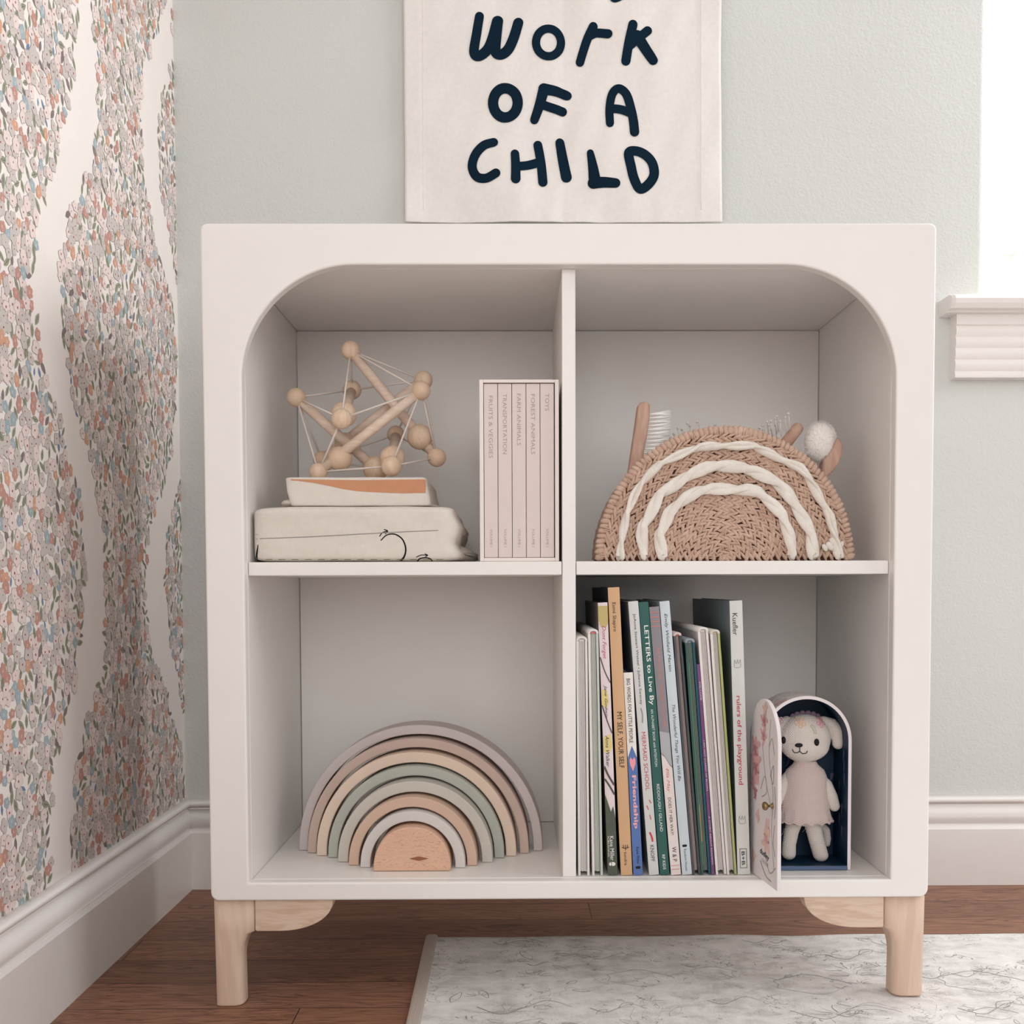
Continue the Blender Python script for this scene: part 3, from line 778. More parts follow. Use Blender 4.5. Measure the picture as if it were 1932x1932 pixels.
for k in range(K2):
    a = 2 * pi * k / K2; v.append((kp.x + .0105 * cos(a) * (1 - .25 * abs(sin(a))), .0396, kp.z + .0024 * sin(a) * (1 - .5 * abs(cos(a)))))
mb.add(v, [(0, (k + 1) % K2 + 1, k + 1) for k in range(K2)][:]); mb.build('wood_knot', plain('knot', (150, 96, 70), .6, .2, .15), blk)

# ------------------------------------------------------------ boxed book set (upper left cubby)
C1 = crop(500, 600, 3.22)
YS = .020
a = at(904, 716, YS); b = at(1055, 1058, YS); sx0, sx1, sz1 = a.x, min(b.x, dl - .0012), a.z; sz0 = zs1 + .0003; wt = .0042
SC = plain('slipcase_card', (238, 228, 223), .6, .3, .01); SD = .15
mb = MB(); rbox(mb, sx0, sx0 + wt, YS, YS + SD, sz0, sz1, .0006); rbox(mb, sx1 - wt, sx1, YS, YS + SD, sz0, sz1, .0006)
rbox(mb, sx0 + wt, sx1 - wt, YS, YS + SD, sz1 - wt * .75, sz1, .0006); rbox(mb, sx0 + wt, sx1 - wt, YS, YS + SD, sz0, sz0 + wt * .9, .0006)
rbox(mb, sx0 + wt, sx1 - wt, YS + SD - .002, YS + SD, sz0 + wt * .9, sz1 - wt * .75, 0)
tag(mb.build('slipcase', SC), 'white open-fronted card slipcase holding five pale pink books, beside the divider', 'slipcase')
TI = plain('blush_foil_text', (170, 150, 146), .5, .4); LIN = plain('blush_cover', (224, 210, 205), .7, .2, .015); PG = plain('page_paper', (232, 226, 216), .85, .1, .02)
tits = ['FRUITS & VEGGIES', 'TRANSPORTATION', 'FARM ANIMALS', 'FOREST ANIMALS', 'TOYS']; tl = [(475, 855), (462, 830), (462, 778), (465, 832), (462, 568)]
bw = (sx1 - sx0 - 2 * wt - .0010) / 5
def spine_text(mb, s, x0, x1, zt_, zb_, y, m, shear=0, bold=0, T=None, hfit=None):
    """reads downwards, letter tops towards +x"""
    v2, f2 = text2d(s, zt_ - zb_, x1 - x0, shear, bold)
    mb.add([(x0 + p[1], y, zt_ - p[0]) for p in v2], [tuple(i[::-1]) for i in f2], m, False, T)
for i in range(5):
    x0 = sx0 + wt + .0005 + i * bw; x1 = x0 + bw - .0005; z0 = sz0 + wt * .9 + .0004; z1 = sz1 - wt * .75 - .0008
    t = thing('boxed_book', (x0, YS + .001, z0), f'pale pink book with spine title {tits[i]} in the white slipcase', 'book', 'books in the white slipcase')
    mb = MB(); yb_ = YS + .0022
    rbox(mb, x0, x1, yb_, yb_ + .0016, z0, z1, .0006); rbox(mb, x0, x0 + .0014, yb_ + .001, yb_ + .135, z0, z1, .0003); rbox(mb, x1 - .0014, x1, yb_ + .001, yb_ + .135, z0, z1, .0003)
    xm = (x0 + x1) / 2; a = C1(0, tl[i][0], yb_).z; b = C1(0, tl[i][1], yb_).z
    spine_text(mb, tits[i], xm - .0021, xm + .0021, a, b, yb_ - .0001, 1)
    a = C1(0, 1285, yb_).z; b = C1(0, 1395, yb_).z
    spine_text(mb, 'VOLUME I', xm - .0013, xm + .0013, a, b, yb_ - .0001, 1)
    mb.build('cover', [LIN, TI], t)
    rbox(MB(), x0 + .0016, x1 - .0016, yb_ + .002, yb_ + .130, z0 + .002, z1 - .002, 0).build('pages', PG, t)

# ------------------------------------------------------------ picture books (lower right cubby)
def C2(X, Y, y): return at(1080 + X / 5.52, 1080 + Y / 5.52, y)
def C3(X, Y, y): return at(1080 + X / 5.52, 1380 + Y / 5.52, y)
YBK = .019
bookgroup = 'picture books in the lower right cubby'
PAL = {}
def pm(c, rough=.45):
    k = 'ink_%d_%d_%d' % c
    return plain(k, c, rough, .3, .02)
def frame_from(TL, BL, BRx, yb=YBK, zb=ZF + .0004):
    """local book frame: x across spine, z up the spine; returns T, w, h"""
    p0 = C3(BL[0], BL[1], yb); p1 = C2(TL[0], TL[1], yb); pr = C3(BRx, BL[1], yb)
    ang = atan2(-(p1.x - p0.x), p1.z - p0.z)
    h = sqrt((p1.x - p0.x) ** 2 + (p1.z - zb) ** 2); w = (pr.x - p0.x) * cos(ang)
    T = Matrix.Translation((p0.x, yb, zb)) @ Matrix.Rotation(-ang, 4, 'Y')
    return T, w - .0003, h
def spine_book(name, label, TL, BL, BRx, cover, texts=(), bits=(), depth=.21, board=None, yb=YBK, bands=()):
    T, w, h = frame_from(TL, BL, BRx, yb)
    t = thing(name, T.translation, label, 'book', bookgroup)
    mats = [pm(cover), pm(board or cover)]; mb = MB()
    def mi(c):
        m = pm(c)
        if m not in mats: mats.append(m)
        return mats.index(m)
    # spine shell, slightly rounded, and the two boards
    n = 8; v = []; f = []
    for k in range(n + 1):
        u = k / n; yy = -.0006 * sin(pi * u) + .0006
        for z in (0, h): v.append((w * u, yy, z))
    for k in range(n): f.append((2 * k, 2 * k + 2, 2 * k + 3, 2 * k + 1))
    mb.add(v, f, 0, False, T)
    rbox(mb, 0.0002, w - .0002, .0006, .0022, .0002, h - .0002, .0002, 1, 0, T)
    rbox(mb, 0, .0019, .0009, depth, 0, h, .0004, 1, 1, T); rbox(mb, w - .0019, w, .0009, depth, 0, h, .0004, 1, 1, T)
    def zof(Y): return (h * (1 - (Y if Y >= 0 else 0)))
    for bi, (c, poly) in enumerate(bands):          # colour fields of the spine: polygon in (u 0..1, v 0..1 from top)
        vs = [(u * w, -.00010 - .00004 * bi, h * (1 - q)) for u, q in poly]; mb.add(vs, [tuple(range(len(vs)))[::-1]], mi(c), False, T)
    for (s, c, u0, u1, v0, v1, *rest) in texts:
        sh = rest[0] if rest else 0; bo = rest[1] if len(rest) > 1 else 0
        v2, f2 = text2d(s, h * (v1 - v0), w * (u1 - u0), sh, bo)
        mb.add([(u0 * w + p[1], -.0003, h * (1 - v0) - p[0]) for p in v2], [tuple(i[::-1]) for i in f2], mi(c), False, T)
    for (c, P, wd) in bits:                         # drawn marks, strokes in (u, v)
        a, b = stroke2d([(u * w, h * (1 - q)) for u, q in P], wd, sub=4)
        mb.add([(q.x, -.00026, q.y) for q in a], [tuple(i) for i in b], mi(c), False, T)
    mb.build('cover', mats, t)
    mb = MB(); rbox(mb, .0021, w - .0021, .0024, depth - .004, .0025, h - .0025, .0003, 1, 0, T); mb.build('pages', PG, t)
    return t
def headup_book(name, label, TL, BL, BRx, lc, rc, band, depth=.24, yb=YBK, inner=(214, 208, 202), stripes=(), topc=None, th=.0024):
    """book stood on its fore-edge: rounded spine on top, head of the pages towards us"""
    T, w, h = frame_from(TL, BL, BRx, yb)
    t = thing(name, T.translation, label, 'book', bookgroup)
    mats = [pm(lc), pm(rc), pm(topc or lc)]; mb = MB()
    def shell(side, m):
        v = []; f = []; prof = []
        for k in range(22):
            z = (h - w * .42) * k / 21; pin = .0026 * math.exp(-((z - (h - .011)) / .0035) ** 2); prof.append((pin, z))
        for (pin, z) in prof:
            for (dx, y) in ((0, .0002), (th, .0002), (th, depth), (0, depth)):
                x = pin + dx if side == 0 else w - pin - dx
                v.append((x, y, z))
        for k in range(len(prof) - 1):
            for q in range(4): f.append((k * 4 + q, k * 4 + (q + 1) % 4, k * 4 + 4 + (q + 1) % 4, k * 4 + 4 + q))
        f.append((0, 1, 2, 3)); kk = 4 * (len(prof) - 1); f.append((kk, kk + 1, kk + 2, kk + 3))
        mb.add(v, f, m, False, T)
    shell(0, 0); shell(1, 1)
    v = []; f = []; n = 12; zc = h - w * .42
    for k in range(n + 1):
        a = pi * k / n; p = 2.8; c, s_ = cos(a), sin(a); r = (abs(c) ** p + abs(s_) ** p) ** (-1 / p)
        for (ro, y) in ((1, .0), (1, depth), (0, depth), (0, .0)):
            hx = w / 2 - (th if ro == 0 else 0); hz = w * .42 - (th if ro == 0 else 0)
            v.append((w / 2 + hx * r * c, y, zc + hz * r * s_))
    for k in range(n):
        for q in range(4): f.append((k * 4 + q, k * 4 + (q + 1) % 4, k * 4 + 4 + (q + 1) % 4, k * 4 + 4 + q))
    f.append((0, 1, 2, 3)); f.append((n * 4, n * 4 + 1, n * 4 + 2, n * 4 + 3)); mb.add(v, f, 2, True, T)
    for (c, u0, u1, v0, v1) in stripes:
        m = pm(c)
        if m not in mats: mats.append(m)
        rbox(mb, u0 * w, u1 * w, .0004, .0012, h * (1 - v1), h * (1 - v0), .0002, 1, mats.index(m), T)
    mb.build('cover', mats, t)
    mb = MB(); n = max(4, int(w / .0022)); rr_ = random.Random(int(w * 1e6)); xi0 = th + .0003; xi1 = w - th - .0003
    for k in range(n):
        a = xi0 + (xi1 - xi0) * k / n; b = xi0 + (xi1 - xi0) * (k + 1) / n - .00022
        rbox(mb, a, b, .0022 + rr_.random() * .0006, depth - .003, .0035 + rr_.random() * .0008, h - w * .42, .0003, 1, 0, T)
    mb.build('pages', pm(inner, .85), t)
    mb = MB(); rbox(mb, th + .0006, w - th - .0006, .0014, .004, h - w * .42 - .0005, h - th - .0004, .001, 2, 0, T); mb.build('headband', pm(band, .8), t)
    return t
Z = 1512
headup_book('picture_book', 'white-covered book standing spine up against the divider, leftmost on the shelf', (38, 668), (62, Z), 182, (226, 221, 217), (228, 222, 218), (224, 218, 214), inner=(222, 216, 212))
headup_book('picture_book', 'white and pale green book standing spine up, with a pink headband at its top', (160, 592), (208, Z), 320, (230, 224, 220), (198, 206, 198), (222, 128, 132), inner=(206, 208, 200))
K_ = (30, 30, 32); WH = (240, 236, 232)
spine_book('picture_book', 'pale pink book with branch drawings, yellow blots and a dark green foot on its spine', (264, 316), (372, Z), 474, (228, 214, 216),
    texts=[('Dont Forget', (190, 84, 110), .22, .72, .085, .205, .3), ('Jane Godwin', K_, .25, .62, .30, .42, .3), ('Anna Walker', K_, .25, .62, .485, .60, .3), ('Kane Miller', WH, .30, .72, .855, .945, 0, .02), ('PUBLISHING', WH, .08, .22, .855, .93)],
    bits=[((92, 84, 82), [(-.0 + .05, .20), (.45, .25), (.95, .29)], .0012), ((92, 84, 82), [(.05, .375), (.5, .43), (.95, .475)], .0013), ((92, 84, 82), [(.05, .60), (.4, .63), (.95, .665)], .0022), ((92, 84, 82), [(.05, .645), (.5, .67), (.95, .70)], .0020), (WH, [(.35, .958), (.6, .958)], .0042), ((30, 32, 30), [(.36, .953), (.42, .956)], .0009), ((30, 32, 30), [(.36, .964), (.42, .962)], .0009)],
    bands=[((196, 176, 118), [(.0, .012), (1, .012), (1, .075), (.75, .09), (.2, .088), (0, .06)]), ((226, 206, 140), [(.1, .315), (.6, .32), (.8, .36), (.5, .385), (.05, .375)]), ((226, 206, 140), [(.05, .49), (.85, .48), (.95, .53), (.5, .55), (.05, .545)]), ((84, 92, 78), [(0, .70), (.3, .735), (.55, .765), (.8, .745), (1, .79), (1, 1), (0, 1)])], depth=.20, board=(120, 112, 110))
spine_book('picture_book', 'tall tan book titled MY SELF, YOUR SELF on its spine', (368, 158), (506, Z), 628, (212, 172, 132),
    texts=[('Esmé Shapiro', K_, .22, .62, .052, .152), ('MY SELF, YOUR SELF', K_, .22, .72, .43, .625, 0, .01), ('tundra', K_, .35, .6, .918, .965)],
    bits=[(K_, [(.2, .902), (.5, .906), (.8, .902)], .0007), (K_, [(.5, .895), (.5, .912)], .0007), (K_, [(.3, .894), (.36, .904)], .0006), (K_, [(.7, .894), (.64, .904)], .0006)], depth=.225, board=(40, 50, 66))
spine_book('picture_book', 'short white and blue book titled Friendship with a pink heart on its spine', (532, 1045), (637, Z), 736, (236, 230, 224),
    texts=[('BIG WORDS FOR LITTLE PEOPLE', K_, .28, .66, .03, .345, 0, .02), ('Friendship', (244, 178, 178), .22, .80, .505, .77, 0, .03), ('Kane Miller', K_, .42, .72, .86, .945, 0, .02)],
    bands=[((92, 120, 178), [(0, .42), (.5, .36), (1, .42), (1, 1), (0, 1)]), ((240, 160, 168), [(.18, .43), (.32, .415), (.5, .43), (.68, .415), (.82, .43), (.8, .45), (.5, .485), (.2, .45)])], depth=.17, bits=[(K_, [(.4, .962), (.66, .962)], .003)], board=(70, 88, 130))
spine_book('picture_book', 'off-white book titled MERMAID SCHOOL in red on its spine', (580, 304), (800, Z), 905, (214, 214, 212),
    texts=[('JoAnne Stewart Wetzel • Julianna Swaney', (60, 66, 72), .34, .66, .045, .375), ('MERMAID SCHOOL', (196, 84, 92), .30, .72, .475, .69), ('KNOPF', (70, 70, 72), .3, .7, .89, .95)],
    bits=[((150, 150, 150), [(.45, .39), (.55, .41), (.5, .44)], .0014), ((204, 110, 110), [(.6, .725), (.72, .735)], .0012), ((204, 110, 110), [(.3, .745), (.42, .758)], .0012), ((204, 110, 110), [(.52, .78), (.6, .795)], .0012), ((204, 74, 78), [(.4, .845), (.55, .86), (.6, .875)], .002)], depth=.215, board=(170, 176, 178))
spine_book('picture_book', 'dark green book titled LETTERS to Live By on its spine', (689, 312), (914, Z), 1016, (52, 98, 92),
    texts=[('LETTERS to Live By', (240, 240, 236), .22, .80, .085, .375, 0, .01), ('AN ALPHABET BOOK with INTENTION', (230, 232, 228), .36, .62, .39, .60), ('RIDDIOUGH / GILLAND', (230, 232, 228), .36, .66, .665, .84, 0, .005), ('RP KIDS', (230, 232, 228), .36, .66, .925, .98, 0, .01)], depth=.21)
spine_book('picture_book', 'grey book fading to pale pink with coral lettering, Ella May on its spine', (799, 362), (1028, Z), 1134, (142, 138, 144),
    texts=[('MIKE JACKSON • ANDREA STEGMAIER', (224, 130, 112), .36, .66, .15, .445, .2), ('Ella May', (216, 110, 108), .26, .62, .60, .69, .3, .01), ('DOES IT HER WAY!', K_, .3, .6, .71, .85), ('W & P', K_, .3, .72, .895, .95)],
    bits=[((226, 130, 112), [(.1, .02 + .017 * k), (.9, .022 + .017 * k)], .0007) for k in range(4)] + [((216, 150, 140), [(.1, .965 + .014 * k), (.9, .965 + .014 * k)], .0007) for k in range(2)],
    bands=[((232, 220, 216), [(0, .545), (.35, .56), (.75, .59), (1, .60), (1, 1), (0, 1)]), ((178, 178, 182), [(0, .46), (1, .47), (1, .595), (.75, .585), (.35, .555), (0, .54)])], depth=.205, board=(120, 112, 118))
spine_book('picture_book', 'pale blue book titled The Wonderful Things You Will Be on its spine', (906, 304), (1145, Z), 1250, (206, 216, 222),
    texts=[('Emily Winfield Martin', (64, 72, 80), .28, .66, .045, .255, .25), ('The Wonderful Things You Will Be', (64, 72, 80), .28, .68, .375, .655, .25), ('Random House', (84, 100, 116), .36, .62, .905, .985)],
    bits=[(K_, [(.35, .893), (.6, .893)], .0026)], depth=.215, board=(176, 182, 188))
headup_book('picture_book', 'charcoal speckled book standing spine up, with a coral headband at its top', (1046, 628), (1252, Z), 1340, (84, 84, 88), (74, 78, 82), (226, 118, 108), inner=(196, 178, 172), topc=(214, 196, 188), depth=.2)
headup_book('picture_book', 'teal green book standing spine up, with a grey-blue headband at its top', (1168, 692), (1342, Z), 1446, (62, 92, 86), (38, 84, 100), (150, 160, 180), inner=(120, 134, 124), topc=(150, 156, 162), depth=.2, stripes=[((222, 150, 84), .30, .36, .70, .86), ((90, 150, 120), .2, .3, .1, .95)])
spine_book('picture_book', 'thin purple booklet squeezed between teal and white books', (1294, 958), (1450, Z), 1486, (122, 80, 126),
    texts=[('WELCOME', (226, 214, 224), .3, .75, .08, .17), ('I AM NOT SCARED OF BOOKS', (226, 214, 224), .3, .75, .36, .60), ('A STORY ABOUT READING', (226, 214, 224), .3, .75, .72, .95)], depth=.18)
headup_book('picture_book', 'thick white book standing spine up, right of the purple booklet', (1300, 575), (1496, Z), 1608, (232, 226, 222), (226, 220, 216), (222, 214, 208), inner=(220, 212, 208), depth=.23)
headup_book('picture_book', 'white book with a yellow-green back cover and beige headband, standing spine up', (1430, 600), (1612, Z), 1716, (228, 222, 218), (172, 178, 120), (214, 200, 168), inner=(214, 208, 202), topc=(216, 210, 200), depth=.22)
spine_book('picture_book', 'tall off-white book titled rulers of the playground, last of the upright row', (1636, 296), (1722, Z), 1856, (214, 214, 210),
    texts=[('Kuefler', (60, 64, 68), .18, .58, .045, .125), ('rulers of the playground', (190, 70, 92), .20, .66, .345, .67, 0, .01), ('B+B', (50, 52, 54), .34, .60, .915, .965, 0, .01)],
    bits=[((150, 150, 150), [(.25, .215), (.25, .24), (.7, .24), (.7, .215)], .0005), ((150, 150, 150), [(.25, .215), (.4, .228), (.48, .213), (.56, .228), (.7, .215)], .0005), ((150, 150, 150), [(.25, .785), (.25, .81), (.7, .81), (.7, .785)], .0005), ((150, 150, 150), [(.25, .785), (.4, .798), (.48, .783), (.56, .798), (.7, .785)], .0005),
          ((60, 62, 64), [(.22, .905), (.74, .905)], .0005), ((60, 62, 64), [(.74, .905), (.74, .975)], .0005), ((60, 62, 64), [(.74, .975), (.22, .975)], .0005), ((60, 62, 64), [(.22, .975), (.22, .905)], .0005)], depth=.23, board=(120, 132, 138))

# ------------------------------------------------------------ arched doll box with open door
C4 = crop(1380, 1280, 4.6)
BY = .036; BD = .054
bx1 = at(1605, 1600, BY).x; bx0 = bx1 - .098; bw_ = (bx1 - bx0); bzt = at(1535, 1313, BY).z; bR_ = bw_ / 2; bcx = (bx0 + bx1) / 2; zsp = bzt - bR_; z0b = ZF + .0006
NAVY = plain('box_navy_paper', (10, 42, 66), .5, .4, .08); WHC = plain('box_white_card', (230, 222, 222), .5, .3, .01)
def m_boxprint():
    t = NT('floral_box_print', .5, .3); v = t.coord(); n1 = t.noise(v, 38, 2, .5, .8); n2 = t.noise(t.coord((1, 1, 1), (0, 0, 0), (3, 1, 2)), 60, 3, .6, 1.5)
    c = t.ramp(n1, [(.50, rgb(226, 218, 216)), (.60, rgb(216, 168, 164)), (.72, rgb(176, 112, 120))])
    l = t.math('LESS_THAN', t.math('ABSOLUTE', t.math('SUBTRACT', n2, .5)), .012)
    t.col(t.mix(t.math('MULTIPLY', l, .55), c, rgb(120, 118, 116))); return t.m
FLO = m_boxprint()
box = thing('doll_box', (bcx, BY, ZF), 'arched floral gift box with navy inside and open door, holding the knitted doll', 'box')
def arch_out(r, zb_, n=30): return [(bcx + r, zb_)] + [(bcx + r * cos(pi * k / n), zsp + r * sin(pi * k / n)) for k in range(n + 1)] + [(bcx - r, zb_)]
tk = .0035; O = arch_out(bR_, z0b); I = arch_out(bR_ - tk, z0b + .003)
mb = MB(); n = len(O); v = [(x, BY, z) for x, z in O] + [(x, BY + BD, z) for x, z in O] + [(x, BY, z) for x, z in I] + [(x, BY + BD - .002, z) for x, z in I]
f = []
fo = [(i, i + 1, n + i + 1, n + i) for i in range(n - 1)] + [(n - 1, 0, n, 2 * n - 1)]
fi = [(2 * n + i, 3 * n + i, 3 * n + i + 1, 2 * n + i + 1) for i in range(n - 1)] + [(2 * n + n - 1, 3 * n + n - 1, 3 * n, 2 * n)]
fr = [(i, 2 * n + i, 2 * n + i + 1, i + 1) for i in range(n - 1)] + [(n - 1, 3 * n - 1, 2 * n, 0)]
mb.v = [tuple(p) for p in v]
for fs, m in ((fo, 0), (fi, 1), (fr, 2)):
    for q in fs: mb.f.append(q); mb.m.append(m); mb.s.append(False)
mb.f.append(tuple(n + i for i in range(n))[::-1]); mb.m.append(0); mb.s.append(False)
mb.f.append(tuple(3 * n + i for i in range(n))[::-1]); mb.m.append(1); mb.s.append(False)
rq = random.Random(3)
for k in range(16):        # faint printed petals and stars on the navy lining
    px_ = bcx + rq.uniform(-.038, .040); pz_ = z0b + rq.uniform(.02, .16); yq = BY + BD - .0023
    a, b = stroke2d([(px_, pz_), (px_ + .003, pz_ + .004), (px_ + .004, pz_ + .009)], (.0006, .004 if k % 2 else .0008), sub=3)
    mb.add([(q.x, yq, q.y) for q in a], [tuple(i) for i in b], 3 if k % 2 else 2)
for k in range(9):
    zz = z0b + .03 + k * .012; xq = bcx + bR_ - tk - .0003; yq = BY + rq.uniform(.008, .03)
    if zz < zsp: 
        a, b = stroke2d([(yq, zz), (yq + .003, zz + .005), (yq + .002, zz + .012)], (.001, .005), sub=3); mb.add([(xq, q.x, q.y) for q in a], [tuple(i) for i in b], 3)
mb.build('box_shell', [FLO, NAVY, WHC, plain('lining_petal', (92, 88, 120), .5, .3)], box)
rbox(MB(), bcx - bR_ + tk, bcx + bR_ - tk, BY - .0016, BY + .002, z0b, z0b + .0042, .0006).build('box_sill', plain('box_sill_blue', (84, 104, 136), .4, .4), box)
# door: arched panel hinged on the left front edge, swung open towards the camera
dn = at(1474, 1600, -.045); df = at(1422, 1600, .033)
dw = hypot(dn.x - df.x, dn.y - df.y); dvec = Vector((dn.x - df.x, dn.y - df.y, 0)).normalized()
zt_d = C4(295, 176, -.003).z; zb_d = ZF + .0012; rd = dw / 2
Td = Matrix.Translation((df.x, df.y, 0)) @ Matrix.Rotation(atan2(dvec.y, dvec.x), 4, 'Z')
zspd = zt_d - .046
dp = [(dw, zb_d)] + [(dw / 2 + dw / 2 * cos(pi * k / 26), zspd + .046 * sin(pi * k / 26)) for k in range(27)] + [(0, zb_d)]
mb = MB(); prism(mb, dp, -.0042, 0, .0006, 2, 0, Td)      # local -y is the outer (floral) face turned to the left
# floral print strokes on the outer face
PINK = [plain('door_rose', (214, 168, 168), .6, .2, .12), plain('door_peach', (226, 190, 178), .6, .2, .1), plain('door_stem', (150, 148, 144), .6, .2), plain('door_plum', (182, 124, 132), .6, .2, .1), plain('door_ink', (50, 46, 50), .6, .2)]
yo = -.0044 if Td.to_3x3().col[1].x > 0 else .0002
H_ = zt_d - zb_d
def dpetal(cx_, cz_, s, m, sq=1.0, layer=0):
    for k in range(7):
        a = 2 * pi * k / 7 + cx_ * 90; r0 = s * .25; r1 = s * (.75 + .3 * sin(k * 2.3))
        P, Fq = stroke2d([(cx_ + r0 * cos(a), cz_ + r0 * sin(a) * sq), (cx_ + r1 * .6 * cos(a + .2), cz_ + r1 * .6 * sin(a + .2) * sq), (cx_ + r1 * cos(a), cz_ + r1 * sin(a) * sq)], (s * .75, s * .4), sub=3)
        mb.add([(q.x, yo - layer * .0001 * (1 if yo < 0 else -1) - k * .00001, q.y) for q in P], [tuple(i) for i in Fq], m, False, Td)
LD = dw
for (u, w, s, m) in ((.52, .88, .0095, 1), (.55, .95, .007, 2), (.50, .80, .0085, 1), (.2, .70, .0135, 1), (.22, .60, .0150, 1), (.2, .46, .006, 4), (.12, .52, .008, 1), (.62, .24, .0125, 2), (.65, .31, .008, 2), (.3, .34, .006, 2), (.15, .10, .006, 2)):
    dpetal(u * LD, zb_d + w * H_, s, m, 1.25)
    if s > .008: dpetal(u * LD, zb_d + w * H_, s * .42, 1 if m == 2 else 4, 1.2, 1)
for P_, wd, m in (([(.75, .90), (.7, .7), (.85, .5), (.8, .3), (.9, .1)], .0008, 3), ([(.45, .75), (.6, .55), (.8, .42)], .0008, 3), ([(.4, .5), (.55, .58), (.62, .50), (.45, .46)], .0009, 3), ([(.75, .6), (.86, .66), (.85, .56), (.75, .6)], .0012, 3), ([(.9, .55), (.93, .45), (.9, .38)], .0012, 3), ([(.6, .14), (.75, .07), (.95, .12)], .001, 3), ([(.7, .75), (.8, .8), (.88, .72)], .001, 3), ([(.9, .34), (.86, .24), (.93, .18)], .0012, 3), ([(.4, .1), (.6, .04), (.8, .03)], .0012, 3)):
    P, Fq = stroke2d([(u * LD, zb_d + w * H_) for u, w in P_], wd, sub=5)
    mb.add([(q.x, yo, q.y) for q in P], [tuple(i) for i in Fq], m, False, Td)
v2, f2 = text2d('dudley', .026, .008, .3, .01)
mb.add([(.40 * LD + p[0], yo * 1.06, zb_d + .135 * H_ + p[1] - p[0] * .10) for p in v2], [tuple(i) for i in f2], 5, False, Td)
v2, f2 = text2d('THE PUP', .018, .004, 0, 0)
mb.add([(.46 * LD + p[0], yo * 1.06, zb_d + .10 * H_ + p[1] - p[0] * .08) for p in v2], [tuple(i) for i in f2], 3, False, Td)
door = mb.build('door', [WHC] + PINK, box)
BRASS = plain('aged_brass', (150, 126, 88), .32, .5, .1, metal=.9)
mb = MB(); kp = Td @ Vector((.84 * LD, -.0042, 0)); kz = C4(380, 1100, -.03).z; kd = Vector((Td.to_3x3().col[1])) * -1
kb = Vector((kp.x, kp.y, kz)); n = 12
rings = [(0, .0028), (.0008, .0030), (.0012, .0014), (.0050, .0013), (.0058, .0030), (.0072, .0042), (.0088, .0045), (.0104, .0036), (.0110, .0014), (.0111, .0001)]
e1 = Vector((0, 0, 1)); e2 = kd.cross(e1).normalized(); v = []; f = []
for (d, r) in rings:
    for k in range(18): a = 2 * pi * k / 18; v.append(kb + kd * d + e1 * (r * cos(a)) + e2 * (r * sin(a)))
for j in range(len(rings) - 1):
    for k in range(18): f.append((j * 18 + k, j * 18 + (k + 1) % 18, (j + 1) * 18 + (k + 1) % 18, (j + 1) * 18 + k))
mb.add(v, f, 0, True); mb.build('knob', BRASS, door)

# ------------------------------------------------------------ knitted puppy doll
YD = BY + .025
def D(X, Y, dy=0): return C4(X, Y, YD + dy)
U = .0001257
KN = knit('ivory_knit', (248, 236, 226), .0024, .0025); KP = knit('pink_knit', (238, 214, 208), .0022, .0023)
dz0 = z0b + .0032
doll = thing('knitted_doll', (D(640, 0).x, YD, dz0), 'ivory knitted puppy doll in a pale pink dress, standing in the arched box', 'doll')
mb = MB(); hc = D(632, 520)
ellipsoid(mb, hc, 232 * U, .0205, 215 * U, nu=24, nv=18)
ellipsoid(mb, hc + Vector((0, -.003, -55 * U)), 215 * U, .0195, 150 * U, nu=20, nv=14)
ellipsoid(mb, hc + Vector((-.004, -.010, -.008)), .013, .011, .010, nu=16, nv=12)
tube(mb, [D(628, 690), D(625, 790), D(630, 950), D(640, 1120), D(640, 1260)], [.0085, .013, .0165, .0185, .016], 20)
for pts_, rs in (([(800, 380, .004), (868, 400, .004), (918, 455, .003), (925, 560, .001)], [.007, .0075, .0078, .0068]), ([(480, 380, .004), (420, 410, .004), (378, 470, .003), (372, 560, .001)], [.007, .0075, .0078, .0068]),
                 ([(745, 850, 0), (820, 930, -.002), (865, 1030, -.003), (893, 1105, -.003)], [.0068, .0076, .0074, .0062]), ([(500, 850, 0), (440, 930, -.002), (400, 1030, -.003), (380, 1105, -.003)], [.0068, .0076, .0074, .0062]),
                 ([(560, 1200, 0), (520, 1330, 0), (500, 1450, -.001), (498, 1548, -.002)], [.0095, .0080, .0076, .0078]), ([(690, 1200, 0), (720, 1330, 0), (748, 1450, -.001), (774, 1560, -.002)], [.0100, .0088, .0086, .0086]),
                 ([(760, 1250, .010), (820, 1320, .012), (828, 1400, .012), (826, 1450, .012)], [.004, .005, .0048, .004])):
    P = [D(x, y, d) for x, y, d in pts_]; tube(mb, P, rs, 14); ellipsoid(mb, P[-1], rs[-1], rs[-1], rs[-1] * 1.05); ellipsoid(mb, P[0], rs[0], rs[0], rs[0])
body = remesh(mb, .0011, 5)
mz = min(p[2] for p in body.v); body.v = [(x, y, z if z > mz + .03 else z + (dz0 - mz) * (1 - (z - mz) / .03)) for x, y, z in body.v]
b_o = body.build('body', KN, doll)
bvh = BVHTree.FromPolygons([Vector(p) for p in body.v], body.f)
def drape_on(bvh_, x, z, off, y0=-.5):
    h = bvh_.ray_cast(Vector((x, y0, z)), Vector((0, 1, 0)))
    return Vector((x, (h[0].y if h[0] else YD) - off, z))
